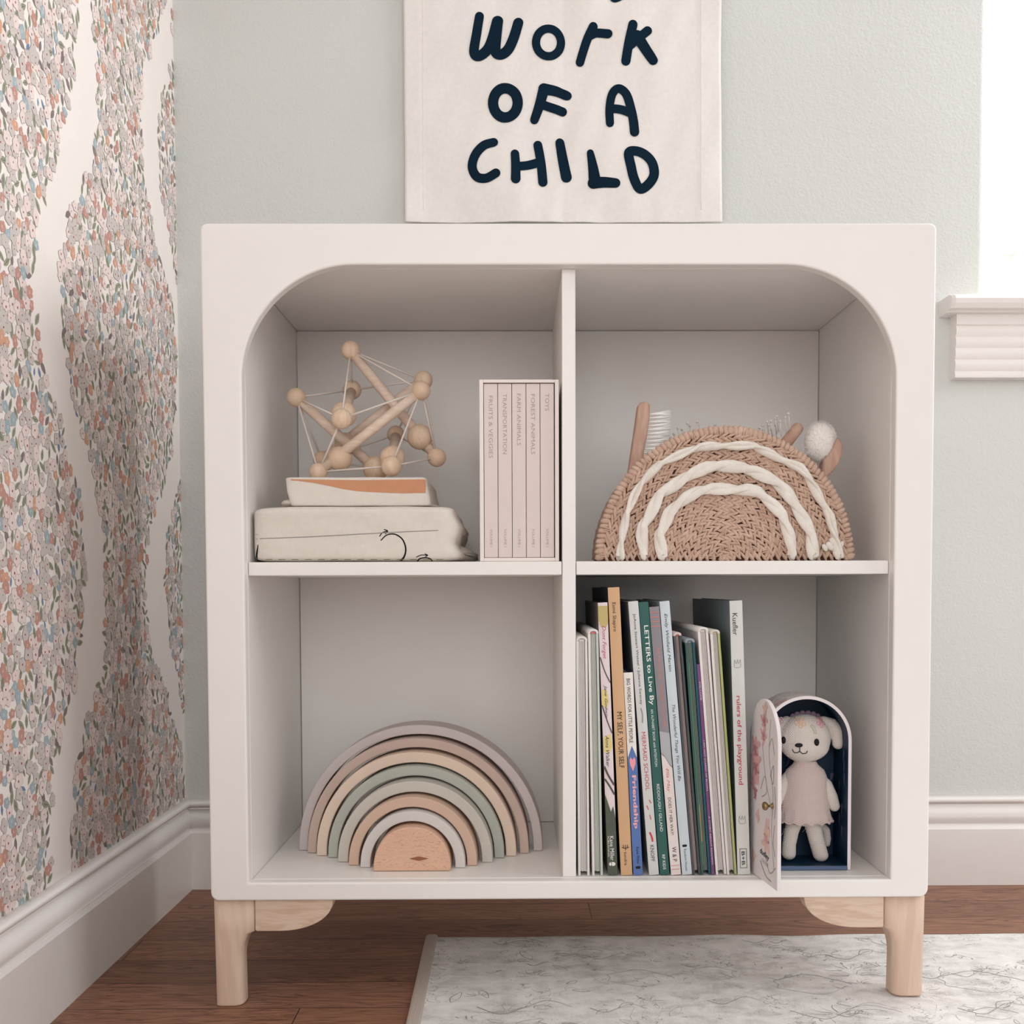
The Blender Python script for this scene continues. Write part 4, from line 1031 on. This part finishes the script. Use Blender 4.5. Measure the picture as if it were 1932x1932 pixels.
# dress
mb = MB(); n = 72; lv = []
prof = [(712, 92, .0105), (745, 112, .0128), (790, 165, .0150), (850, 190, .0175), (950, 196, .0185), (1050, 204, .0195), (1130, 213, .0205), (1190, 224, .0213), (1228, 234, .0220), (1240, 228, .0215), (1225, 215, .0200), (1190, 205, .0195)]
for (Y, hw, dy) in prof:
    c = D(638, Y); ring = []
    for k in range(n):
        a = 2 * pi * k / n; wv = 1 + (.035 * sin(a * 14) if Y > 1180 else 0)
        ring.append((c.x + hw * U * wv * cos(a), YD - .001 + dy * .92 * wv * sin(a), c.z + (.0012 * sin(a * 14 + 1) if 1200 < Y else 0)))
    lv.append(ring)
v = [p for r in lv for p in r]; f = []
for j in range(len(lv) - 1):
    for k in range(n): f.append((j * n + k, j * n + (k + 1) % n, (j + 1) * n + (k + 1) % n, (j + 1) * n + k))
mb.add(v, f, 0, True)
hem = [Vector(p) for p in lv[8]]; tube(mb, hem, [.0011 + .0004 * sin(k * 1.3) for k in range(n)], 8, closed=True)
mb.build('dress', KP, doll)
BLK = plain('black_thread', (26, 24, 28), .6, .3)
def face_strokes(name, mat, items, off=.0004, label=None):
    mb = MB()
    for P, w in items:
        pts_ = []
        V2 = [Vector(q) for q in P]; n_ = len(V2)
        for i in range(n_ - 1):
            a, b, c, d = V2[max(i - 1, 0)], V2[i], V2[i + 1], V2[min(i + 2, n_ - 1)]
            for k in range(5):
                t = k / 5; q = .5 * ((2 * b) + (c - a) * t + (2 * a - 5 * b + 4 * c - d) * t * t + (3 * b - a - 3 * c + d) * t ** 3); pts_.append((q.x, q.y))
        pts_.append(P[-1]); W3 = []
        for (X, Y) in pts_: q = D(X, Y, -.018); W3.append(drape_on(bvh, q.x, q.z, off))
        tube(mb, W3, w, 8)
        ellipsoid(mb, W3[0], w, w, w, nu=8, nv=6); ellipsoid(mb, W3[-1], w, w, w, nu=8, nv=6)
    return mb.build(name, mat, doll, label)
for X, Y in ((470, 545), (733, 552)):
    mb = MB(); q = D(X, Y, -.018); p = drape_on(bvh, q.x, q.z, 0); ellipsoid(mb, p, 23 * U, .0030, 32 * U); mb.build('eye', BLK, doll)
mb = MB(); q = D(587, 580, -.02); p = drape_on(bvh, q.x, q.z, 0); ellipsoid(mb, p, 37 * U, .0022, 19 * U); mb.build('nose', BLK, doll)
face_strokes('mouth', BLK, [([(587, 590), (587, 628)], .00045), ([(532, 618), (542, 640), (565, 645), (587, 630)], .00045), ([(587, 630), (610, 648), (638, 645), (650, 625)], .00045)])
def posy(cx_, cy_, r, n_=5):
    L = []
    for k in range(n_):
        a = 2 * pi * k / n_ + .4; b1, b2 = a - .35, a + .35
        L.append(([(cx_, cy_), (cx_ + r * cos(b1), cy_ + r * sin(b1)), (cx_ + r * 1.15 * cos(a), cy_ + r * 1.15 * sin(a)), (cx_ + r * cos(b2), cy_ + r * sin(b2)), (cx_, cy_)], .00055))
    return L
face_strokes('embroidered_flower', plain('peach_yarn', (230, 196, 172), .9, .1), posy(610, 388, 38), .0003, 'peach embroidered flower on the forehead')
face_strokes('embroidered_flower', plain('pink_yarn', (222, 164, 172), .9, .1), posy(795, 390, 36), .0003, 'pink embroidered flower by the ear')
face_strokes('embroidered_flower', plain('blush_yarn', (226, 190, 192), .9, .1), posy(452, 385, 30), .0003, 'blush embroidered flower beside the door')
face_strokes('embroidered_leaf', plain('sage_yarn', (196, 192, 170), .9, .1), [([(700, 415), (715, 440), (725, 470)], .0017)], .0001)
mb = MB(); cc = D(640, 362, .008); N = 10
for k in range(N):
    a = pi * k / (N - 1); q = Vector((cc.x + .0180 * cos(a), cc.y, cc.z - .003 + .0105 * sin(a))); ellipsoid(mb, q, .0036, .0022, .0038, nu=10, nv=8)
mb.build('flower_crown', plain('mauve_felt', (142, 118, 134), .9, .1), doll)

# ------------------------------------------------------------ folded blanket and cloth (upper left cubby)
CLOTH = fabric('cream_muslin', (226, 217, 208), 1300, .3); PRN = plain('print_black', (30, 30, 30), .8, .1); GRN = plain('print_green', (148, 148, 110), .8, .1); GRY = plain('print_grey_line', (150, 146, 140), .8, .1)
YF = .022
q0 = at(470.5, 1057, YF); q1 = at(866, 953, YF)
bx0_, bx1_ = max(q0.x, -ox + .0008), q1.x; bz0, bz1 = zs1 + .0004, q1.z
cx, cz = (bx0_ + bx1_) / 2, (bz0 + bz1) / 2; hx, hz = (bx1_ - bx0_) / 2, (bz1 - bz0) / 2; hy = .10
def fb(c):
    u = c.x / hx; w = c.z / hz
    c.z += -.0016 * (u ** 4) * (w > 0) * (1 if u < 0 else .4) + .0007 * noise.noise(Vector((c.x * 26, c.y * 20, c.z * 30)))
    if u > .5: c.x += (.0016 * noise.noise(Vector((3, c.y * 25, c.z * 130))) + (.0030 * sin(w * 5.5 + .4) - .0022 * w)) * ((u - .5) / .5) ** 3
    if c.y < 0: c.y += .0012 * noise.noise(Vector((c.x * 22, 5, c.z * 60)))
    if w < -.6: c.z = max(c.z, -hz)
    return c
b = softbox(hx, hy, hz, 56, 13.0, fb)
mb = MB().bm(b, 0, True); mb.v = [(p[0] + cx, p[1] + YF + hy, max(p[2] + cz, bz0)) for p in mb.v]
bv = BVHTree.FromPolygons([Vector(p) for p in mb.v], mb.f)
def dr(X, Y, off=.0002):
    p = C1(X, Y, YF); h = bv.ray_cast(Vector((p.x, -.3, p.z)), Vector((0, 1, 0))); return Vector((p.x, (h[0].y if h[0] else YF) - off, p.z)) if h[0] and h[0].y < YF + .02 else None
def print_strokes(mb, P, w, m, closed=False):
    a, b_ = stroke2d(P, w, closed, 10)
    vs = [dr(q.x, q.y) for q in a]
    base = len(mb.v); idx = {}; out = []
    for i, p in enumerate(vs):
        if p is not None: idx[i] = len(out); out.append(p)
    fs = [tuple(idx[i] for i in g_)[::-1] for g_ in b_ if all(i in idx for i in g_)]
    mb.add(out, fs, m)
print_strokes(mb, [(-80, 1342), (300, 1328), (700, 1306), (1050, 1290)], 5, 3)
print_strokes(mb, [(705, 1350), (740, 1318), (790, 1314), (835, 1345), (855, 1400), (845, 1450), (815, 1478)], (6, 11), 1)
print_strokes(mb, [(697, 1325), (712, 1305), (742, 1294)], 6, 1); print_strokes(mb, [(725, 1285), (745, 1294), (732, 1310)], 6, 1)
print_strokes(mb, [(920, 1478), (940, 1462), (975, 1456), (1005, 1464), (1012, 1476)], 7, 1); print_strokes(mb, [(920, 1452), (950, 1440), (985, 1441)], 5, 1); print_strokes(mb, [(972, 1433), (988, 1441), (975, 1450)], 5, 1)
for k in range(14): print_strokes(mb, [(0 + k * 80, 1467), (38 + k * 80, 1466)], 4, 2)
print_strokes(mb, [(-48, 1380), (-56, 1420), (-66, 1462), (-80, 1476)], (6, 24), 1)
bl = mb.build('folded_blanket', [CLOTH, PRN, GRN, GRY]); tag(bl, 'thick folded cream blanket with fine printed lines, lower of the two folded cloths', 'blanket')
# soft inner layers poking out on the right
def soft_layer(x0, x1, y0, y1, z0, z1, p, fn, mat_name, n=20):
    b = softbox((x1 - x0) / 2, (y1 - y0) / 2, (z1 - z0) / 2, n, p, fn); m_ = MB().bm(b, 0, True)
    m_.v = [(a[0] + (x0 + x1) / 2, a[1] + (y0 + y1) / 2, a[2] + (z0 + z1) / 2) for a in m_.v]; return m_
org = bl
ly = soft_layer(bx1_ - .03, at(897, 1040, YF + .05).x, YF + .05, YF + .18, bz0, bz0 + .022, 3.0, lambda c: Vector((c.x, c.y, c.z - max(0, c.x) * .35 if c.z > 0 else c.z)), 'l')
ly.v = [(a, b_, max(c, bz0)) for a, b_, c in ly.v]
o = ly.build('fold_layer', CLOTH, bl)

# upper cloth with the rust print
YU = .040
t0 = at(537, 952, YU); t1 = at(803, 899, YU); uz0 = bz1 + .0002; uz1 = t1.z
ux0, ux1 = t0.x, t1.x; cx, cz = (ux0 + ux1) / 2, (uz0 + uz1) / 2; hx, hz = (ux1 - ux0) / 2, (uz1 - uz0) / 2; hyu = .075
def fu(c):
    u = c.x / hx; w = c.z / hz
    k = max(0, abs(u) - .6) / .4
    if u < 0: c.x += k * (.0024 * max(0, 1 - w) ** 1.5 - .0010 * (1 - w * w) + .0008 * noise.noise(Vector((1, c.y * 30, c.z * 90))))
    else: c.x += k * (.0032 * (1 - w) - .0002 * sin(w * 6))
    c.z += .0006 * noise.noise(Vector((c.x * 30, c.y * 24, 2)))
    if c.y < 0: c.y += .0022 * (-w) * -1 + .0008 * noise.noise(Vector((c.x * 25, 5, c.z * 60)))
    return c
b = softbox(hx, hyu, hz, 60, 26.0, fu); mb = MB().bm(b, 0, True)
mb.v = [(p[0] + cx, p[1] + YU + hyu, max(p[2] + cz, uz0)) for p in mb.v]
bv2 = BVHTree.FromPolygons([Vector(p) for p in mb.v], mb.f)
v = []; f = []; NXs = 90; NZs = 8
def low(X): # lower edge of rust band in crop px
    pts_ = [(150, 985), (200, 988), (300, 1002), (400, 1022), (480, 1040), (560, 1052), (700, 1060), (850, 1066), (985, 1062)]
    for (a, b_), (c, d) in zip(pts_, pts_[1:]):
        if X <= c: return b_ + (d - b_) * (X - a) / (c - a)
    return pts_[-1][1]
okv = []
for i in range(NXs + 1):
    X = 155 + (976 - 155) * i / NXs
    Yt = 978 + 12 * (X - 155) / 830 if X < 600 else 984 - 6 * (X - 600) / 380
    for j in range(NZs + 1):
        Y = Yt + (low(X) - Yt) * j / NZs; p = C1(X, Y, YU)
        h = bv2.ray_cast(Vector((p.x, -.3, p.z)), Vector((0, 1, 0))); okv.append(h[0] is not None); v.append((p.x, (h[0].y if h[0] else YU) - .00025, p.z))
for i in range(NXs):
    for j in range(NZs):
        q = (i * (NZs + 1) + j, i * (NZs + 1) + j + 1, (i + 1) * (NZs + 1) + j + 1, (i + 1) * (NZs + 1) + j)
        if all(okv[k] for k in q): f.append(q)
RUST = fabric('rust_print_cloth', (204, 148, 114), 1300, .3)
mb.add(v, f, 1, True)
uc = mb.build('folded_cloth', [CLOTH, RUST]); tag(uc, 'smaller folded cream cloth with a rust orange printed band, under the wooden bead toy', 'cloth')
rl = soft_layer(at(523, 940, YU + .02).x, ux0 + .02, YU + .012, YU + .12, uz0, uz0 + .011, 2.6, None, 'r')
rl.build('fold_layer', CLOTH, uc)
fl = soft_layer(ux1 - .02, at(828, 950, YU + .03).x, YU + .02, YU + .12, uz0, uz0 + .006, 2.4, None, 'r'); fl.build('fold_layer', CLOTH, uc)

# ------------------------------------------------------------ wooden bead-and-rod toy
BEAD = wood('bead_birch', (232, 208, 184), (220, 192, 166), 'z', 1.2, .5, .7); ROD = wood('rod_birch', (236, 216, 200), (224, 200, 182), 'x', 1.2, .5, .7); STR = plain('white_elastic', (226, 216, 208), .8, .2)
YT = .115
toy = thing('wooden_bead_toy', (C1(600, 960, YT).x, YT, uz1), 'natural wooden rod and bead squeeze toy with white elastic, resting on the folded cloths', 'toy')
def N1(X, Y, d): 
    p = C1(X, Y, YT + d); return p
sc = lambda d: (CD + YT + d) / F / 3.22
nodes = {'a': (520, 198, 0.0, 57), 'b': (190, 483, -.005, 57), 'c': (948, 441, -.030, 57), 'd': (962, 378, .030, 56), 'e': (465, 612, -.052, 62), 'g': (528, 437, .045, 57),
         'h': (1043, 847, .010, 57), 'i': (325, 935, -.028, 54), 'j': (345, 860, .035, 52), 'k': (768, 900, -.044, 62), 'l': (795, 708, .050, 53), 'm': (690, 930, .0, 40)}
def bead(X, Y, d, r, nm='bead'):
    mb = MB(); p = N1(X, Y, d); R = r * sc(d); p.z = max(p.z, uz1 + R + .0002) if Y > 700 and r > 50 else p.z
    ellipsoid(mb, p, R, R, R, nu=24, nv=18); mb.build(nm, BEAD, toy); return p
NP = {k: bead(*v_) for k, v_ in nodes.items() if k != 'm'}
big = {'A': (940, 722, .006, 77), 'C': (453, 855, -.024, 74), 'D': (490, 765, .032, 68), 'E': (480, 585, -.030, 76), 'K': (775, 852, -.026, 75), 'M': (672, 915, .0, 76)}
BP_ = {k: bead(*v_) for k, v_ in big.items()}
def rod(p, q, r=.0058):
    mb = MB(); tube(mb, [p, q], r, 16); mb.build('rod', ROD, toy)
rod(NP['a'], NP['h']); rod(NP['b'], BP_['M']); rod(NP['c'], NP['i']); rod(NP['d'], NP['j']); rod(NP['e'], NP['g']); rod(NP['k'], NP['l'])
mb = MB()
for p, q in ('ae', 'ac', 'ad', 'ec', 'gd', 'bg', 'be', 'bi', 'bj', 'ei', 'ck', 'hc', 'hd', 'hk', 'ik', 'lj', 'hl', 'ag', 'dl'):
    tube(mb, [NP[p], NP[q]], .0011, 6)
tube(mb, [NP['j'], BP_['M']], .0011, 6); tube(mb, [NP['i'], BP_['M']], .0011, 6)
mb.build('elastic_cord', STR, toy)

# ------------------------------------------------------------ woven rainbow basket and brushes (upper right cubby)
CB = crop(1100, 730, 3.578)
YW = .040; uB = (CD + YW) / F / 3.578
bc = CB(962, 1178, YW); bz = zs1 + .0006
bc.z = bz
def m_rope(name, c1, c2, c3):
    t = NT(name, .9, .1); v = t.coord(); n1 = t.noise(v, 90, 2); n2 = t.noise(t.coord((1, 1, 1)), 900, 3, .7, .5)
    c = t.ramp(n1, [(.3, rgb(*c2)), (.7, rgb(*c1))]); t.col(t.mix(t.ramp(n2, [(.3, (.6, .6, .6, 1)), (.5, (0, 0, 0, 1))]), c, rgb(*c3))); t.bump(n2, .5, .0005); return t.m
TAN = m_rope('tan_paper_rope', (216, 188, 170), (198, 168, 150), (158, 124, 106)); IVO = m_rope('ivory_paper_rope', (240, 234, 226), (230, 222, 212), (214, 204, 194)); DRK = plain('basket_gap_shade', (84, 58, 48), .95, .05)
bask = thing('woven_basket', (bc.x, YW, bz), 'half-round tan woven basket with three ivory rope arcs, holding hairbrushes', 'basket')
rw = random.Random(21); BDp = .085
def squash(r, a):     # the front is a slightly flattened half round
    x = r * cos(a) * (1.0 + .0 * sin(a)); z = r * sin(a) * 1.035; return x, z
def leafblob(mb, c, L, Wd, D_, ang, m, nu=7, nv=5):
    R = Matrix.Rotation(-ang, 3, 'Y'); ellipsoid(mb, c, L, D_, Wd, m, R, nu, nv)
mb = MB()
# backing sheet with thickness, coloured dark as painted shade between the strands
Rm = 850 * uB
pts = [(bc.x + squash(Rm, pi * k / 40)[0], bz + squash(Rm, pi * k / 40)[1]) for k in range(41)]
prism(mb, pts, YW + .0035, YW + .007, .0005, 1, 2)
whites = {455: 1, 620: 1, 755: 1}
radii = [24 + 45.5 * k for k in range(18)]
for r in radii:
    R_ = r * uB; Lp = .0078; npc = max(3, int(pi * R_ / (Lp * .98)))
    for row in (-1, 1):
        for k in range(npc + 1):
            a = pi * (k + (.5 if row > 0 else 0) + rw.uniform(-.15, .15)) / npc
            if a > pi - .01 or a < .01: continue
            rr2 = R_ + row * .0019 + rw.uniform(-.0004, .0004); x, z = squash(rr2, a)
            tang = a + pi / 2 + row * .42 + rw.uniform(-.12, .12)
            hgt = rw.uniform(.0024, .0038)
            if bz + z < bz + .002: z = .0022
            leafblob(mb, (bc.x + x, YW + .0018, bz + z), Lp * rw.uniform(.8, 1.12), .0019 * rw.uniform(.8, 1.25), hgt, tang, 0, 10, 6)
# stitches binding neighbouring rings
for r in (90, 182, 275, 368, 430, 536, 590, 690, 740, 830):
    npc = max(3, int(r / 62)) + 2; off = rw.random()
    for k in range(npc):
        a = pi * (k + off) / npc; x, z = squash(r * uB, a)
        for d in (-1, 1): leafblob(mb, (bc.x + x + d * .0011 * sin(a), YW + .0008, bz + max(.004, z) + d * .0011 * cos(a)), .0046, .0010, .0030, a, 0)
mb.v = [(a, b_, max(c, bz)) for a, b_, c in mb.v]
front = mb.build('front_panel', [TAN, TAN, DRK], bask)
# ivory rope arcs
warcs = [[(250, 1170), (252, 1090), (268, 980), (298, 850), (342, 740), (400, 640), (460, 575), (520, 518), (610, 478), (700, 440), (790, 402), (860, 396), (1000, 400), (1080, 398), (1160, 400), (1250, 440), (1310, 475), (1380, 510), (1460, 545), (1520, 610), (1565, 680), (1610, 770), (1662, 870), (1680, 950), (1702, 1010), (1720, 1080), (1738, 1160)],
         [(410, 1172), (408, 1100), (398, 1020), (405, 940), (450, 860), (490, 780), (525, 715), (600, 675), (680, 620), (740, 580), (830, 545), (920, 530), (1000, 535), (1070, 545), (1150, 565), (1230, 605), (1310, 645), (1375, 710), (1430, 790), (1470, 860), (1510, 930), (1545, 1000), (1550, 1080), (1558, 1165)],
         [(540, 1172), (528, 1090), (515, 1000), (550, 920), (580, 850), (640, 790), (700, 745), (780, 705), (860, 685), (950, 690), (1040, 695), (1110, 690), (1180, 705), (1230, 750), (1290, 805), (1340, 860), (1370, 930), (1395, 1000), (1408, 1080), (1415, 1160)]]
for wi, arcp in enumerate(warcs):
    mb = MB(); L = []
    n = len(arcp)
    for i in range(n - 1):
        for k in range(6):
            t = k / 6; L.append((arcp[i][0] * (1 - t) + arcp[i + 1][0] * t, arcp[i][1] * (1 - t) + arcp[i + 1][1] * t))
    L.append(arcp[-1]); P = [CB(x, y, YW - .0042) for x, y in L]
    for p in P: p.z = max(p.z, bz + .0022)
    m_ = len(P); base = (.0048, .0058, .0056)[wi]
    for ph in (0, pi):      # two plies twisted round each other
        Q = []; rs = []
        s_ = 0
        for i, p in enumerate(P):
            if i: s_ += (P[i] - P[i - 1]).length
            t = (P[min(i + 1, m_ - 1)] - P[max(i - 1, 0)]).normalized(); nn = Vector((-t.z, 0, t.x)); w_ = s_ / .034 * pi * 1.0 + ph + wi
            Q.append(p + nn * (.0021 * cos(w_)) + Vector((0, .0016 * sin(w_), 0))); rs.append(base * (.72 + .22 * abs(sin(w_ * .5 + .6))))
        for q in Q: q.z = max(q.z, bz + base * .8)
        tube(mb, Q, rs, 12, flat=.6)
    if wi == 0:
        for dx, dy, rr3 in ((-35, -10, .0045), (-70, 0, .0035), (20, 10, .005), (-10, -40, .0045), (15, 45, .005), (40, -20, .0035)):
            q = CB(1702 + dx, 1085 + dy, YW - .003); leafblob(mb, q, rr3 * 1.3, rr3 * .8, rr3 * .8, rw.random() * 3, 0, 12, 8)
    mb.v = [(a, b_, max(c, bz)) for a, b_, c in mb.v]
    mb.build('rope_arc', IVO, bask, 'ivory twisted rope arc')
# wrapped rim along the front edge
def rim(yc, name):
    mb = MB(); R0 = 846 * uB; npc = 80
    for k in range(npc + 1):
        a = pi * k / npc; x, z = squash(R0, a); z = max(z, .004)
        wide = .0058 * rw.uniform(.9, 1.12)
        R3 = Matrix.Rotation(-(a + .22 + rw.uniform(-.12, .12)), 3, 'Y'); ellipsoid(mb, (bc.x + x, yc, bz + z), wide, .0046, .0035 * rw.uniform(.85, 1.15), 0, R3, 12, 9)
    mb.v = [(a, b_, max(c, bz)) for a, b_, c in mb.v]
    return mb.build(name, TAN, bask)
rim(YW + .004, 'rim')
mb = MB(); prism(mb, pts, YW + BDp - .004, YW + BDp, .0005, 1, 0); mb.build('back_panel', TAN, bask)
# curved side wall on both flanks (open on top), and base
mb = MB(); nR = 15
for side in (0, 1):
    for j in range(nR):
        y = YW + .008 + (BDp - .014) * j / (nR - 1); a0, a1 = (0.02, .62) if side == 0 else (pi - .62, pi - .02); k_ = 22
        P = []
        for k in range(k_ + 1):
            a = a0 + (a1 - a0) * k / k_; x, z = squash(846 * uB, a); P.append((bc.x + x, y, bz + max(z, .0035)))
        tube(mb, P, [.0031 + .0005 * sin(k * 2.1 + j * 1.7) for k in range(k_ + 1)], 8)
rbox(mb, bc.x - 835 * uB, bc.x + 835 * uB, YW + .006, YW + BDp - .003, bz, bz + .003, .0005)
mb.v = [(a, b_, max(c, bz)) for a, b_, c in mb.v]
mb.build('side_wall', TAN, bask)

BW = wood('brush_beech', (204, 170, 152), (190, 152, 134), 'z', 1.4, .5, .7); BRI = plain('white_bristle', (250, 247, 244), .7, .3, .02); HAIR = plain('goat_hair', (248, 243, 238), .9, .2, .02); PIN = plain('pin_pale', (222, 214, 206), .5, .4)
# bristle brush, left
YQ = YW + .035
br = thing('bristle_brush', CB(360, 560, YQ), 'wooden brush with stiff white bristles pointing right, at the left of the basket', 'brush')
def P2(X, Y): p = CB(X, Y, YQ); return (p.x, p.z)
outl = [(296, 640), (305, 560), (318, 470), (336, 350), (352, 240), (362, 165), (368, 130), (380, 114), (405, 109), (432, 114), (446, 132), (446, 165), (440, 240), (428, 330), (414, 400), (404, 450), (404, 560), (404, 640)]
prism(MB(), [P2(*p) for p in outl], YQ - .010, YQ + .010, .003, 3).build('brush_back', BW, br)
mb = MB()
for k in range(12):
    yt = 185 + k * 26; x0 = 440 - k * 3.2
    for row in (-.007, -.0035, 0, .0035, .007):
        for h in range(5):
            b0 = CB(x0, yt, YQ + row); e = CB(592 - max(0, k - 4) * 3 + rw.uniform(-4, 2), yt - 14 + (h - 2) * 6 + rw.uniform(-3, 3) + k * 0.4, YQ + row * 1.2 + rw.uniform(-.0008, .0008))
            tube(mb, [b0, e], [.0007, .00035], 4)
mb.build('bristles', BRI, br)
# pin brush hidden behind the rim, left of centre
def pin_brush(label, tips, base_shift, yq, head=None):
    t = thing('pin_hairbrush', CB(tips[0][0], tips[0][1] + 60, yq), label, 'hairbrush', 'pin hairbrushes standing in the basket')
    mb = MB()
    for i, (X, Y) in enumerate(tips):
        d = ((i * 7) % 5 - 2) * .003; a = CB(X, Y, yq + d); b_ = CB(X + base_shift[0], Y + base_shift[1], yq + d)
        tube(mb, [a, b_], .0006, 6); ellipsoid(mb, a, .0016, .0016, .0016, nu=10, nv=8)
    mb.build('pins', PIN, t)
    X0 = sum(p[0] for p in tips) / len(tips) + base_shift[0]; Y0 = sum(p[1] for p in tips) / len(tips) + base_shift[1]
    return t, X0, Y0
t, X0, Y0 = pin_brush('pin hairbrush whose short ball-tipped pins just clear the basket rim, left of its top', [(615, 318), (640, 280), (668, 288), (705, 246), (722, 262), (770, 236), (777, 256), (892, 256), (590, 345), (575, 350)], (14, 120), YQ + .01)
mb = MB(); c = CB(720, 420, YQ + .012); ellipsoid(mb, c, .030, .010, .010, 0, Matrix.Rotation(-.3, 3, 'Y'), 20, 12); mb.build('cushion', BW, t)
tips = [(1387, 180), (1365, 205), (1310, 200), (1330, 232), (1299, 213), (1270, 232), (1243, 237), (1300, 258), (1253, 257), (1212, 262), (1192, 277), (1273, 288), (1217, 291), (1170, 290)]
t, X0, Y0 = pin_brush('wooden pin hairbrush with pale ball-tipped pins and rounded wooden end, right of the basket top', tips, (10, 105), YQ - .004)
mb = MB(); a = CB(1290, 480, YQ + .004); b_ = CB(1446, 282, YQ + .004)
tube(mb, [a, CB(1370, 380, YQ + .004), b_, CB(1462, 262, YQ + .004), CB(1468, 254, YQ + .004)], [42 * uB, 42 * uB, 41 * uB, 34 * uB, 14 * uB], 20, flat=.8); mb.build('brush_head', BW, t)
# soft round baby brush, right
YR = YQ + .002
t = thing('soft_baby_brush', CB(1640, 560, YR), 'soft baby brush with fluffy white hair and curved wooden back, far right of basket', 'brush')
outl = [(1600, 560), (1608, 500), (1640, 460), (1670, 410), (1690, 370), (1708, 350), (1728, 372), (1740, 420), (1735, 470), (1715, 520), (1680, 570), (1635, 612), (1600, 640)]
prism(MB(), [((lambda p: (p.x, p.z))(CB(X, Y, YR))) for X, Y in outl], YR - .009, YR + .009, .003, 3).build('brush_back', BW, t)
mb = MB(); fc = CB(1598, 372, YR); Rr = Matrix.Rotation(.12, 3, 'Y')
def fz(c_):
    return c_ * (1 + .05 * noise.noise(c_ * 120))
ellipsoid(mb, fc, .0165, .0115, .0215, 0, Rr, 24, 18)
for k in range(5200):
    th = rw.uniform(0, 2 * pi); cphi = rw.uniform(-1, 1); sphi = sqrt(1 - cphi * cphi)
    d = Vector((sphi * cos(th), sphi * sin(th), cphi)); p = fc + Rr @ Vector((d.x * .0158, d.y * .0108, d.z * .0206)); e = fc + Rr @ Vector((d.x * .0190, d.y * .0132, d.z * .0242)) + Vector((rw.uniform(-1, 1), rw.uniform(-1, 1), rw.uniform(-1, 1) - .2)) * .0012
    s1 = d.orthogonal().normalized() * .00028
    n = len(mb.v); mb.add([p - s1, p + s1, e], [(0, 1, 2)])
mb.build('brush_hair', HAIR, t)
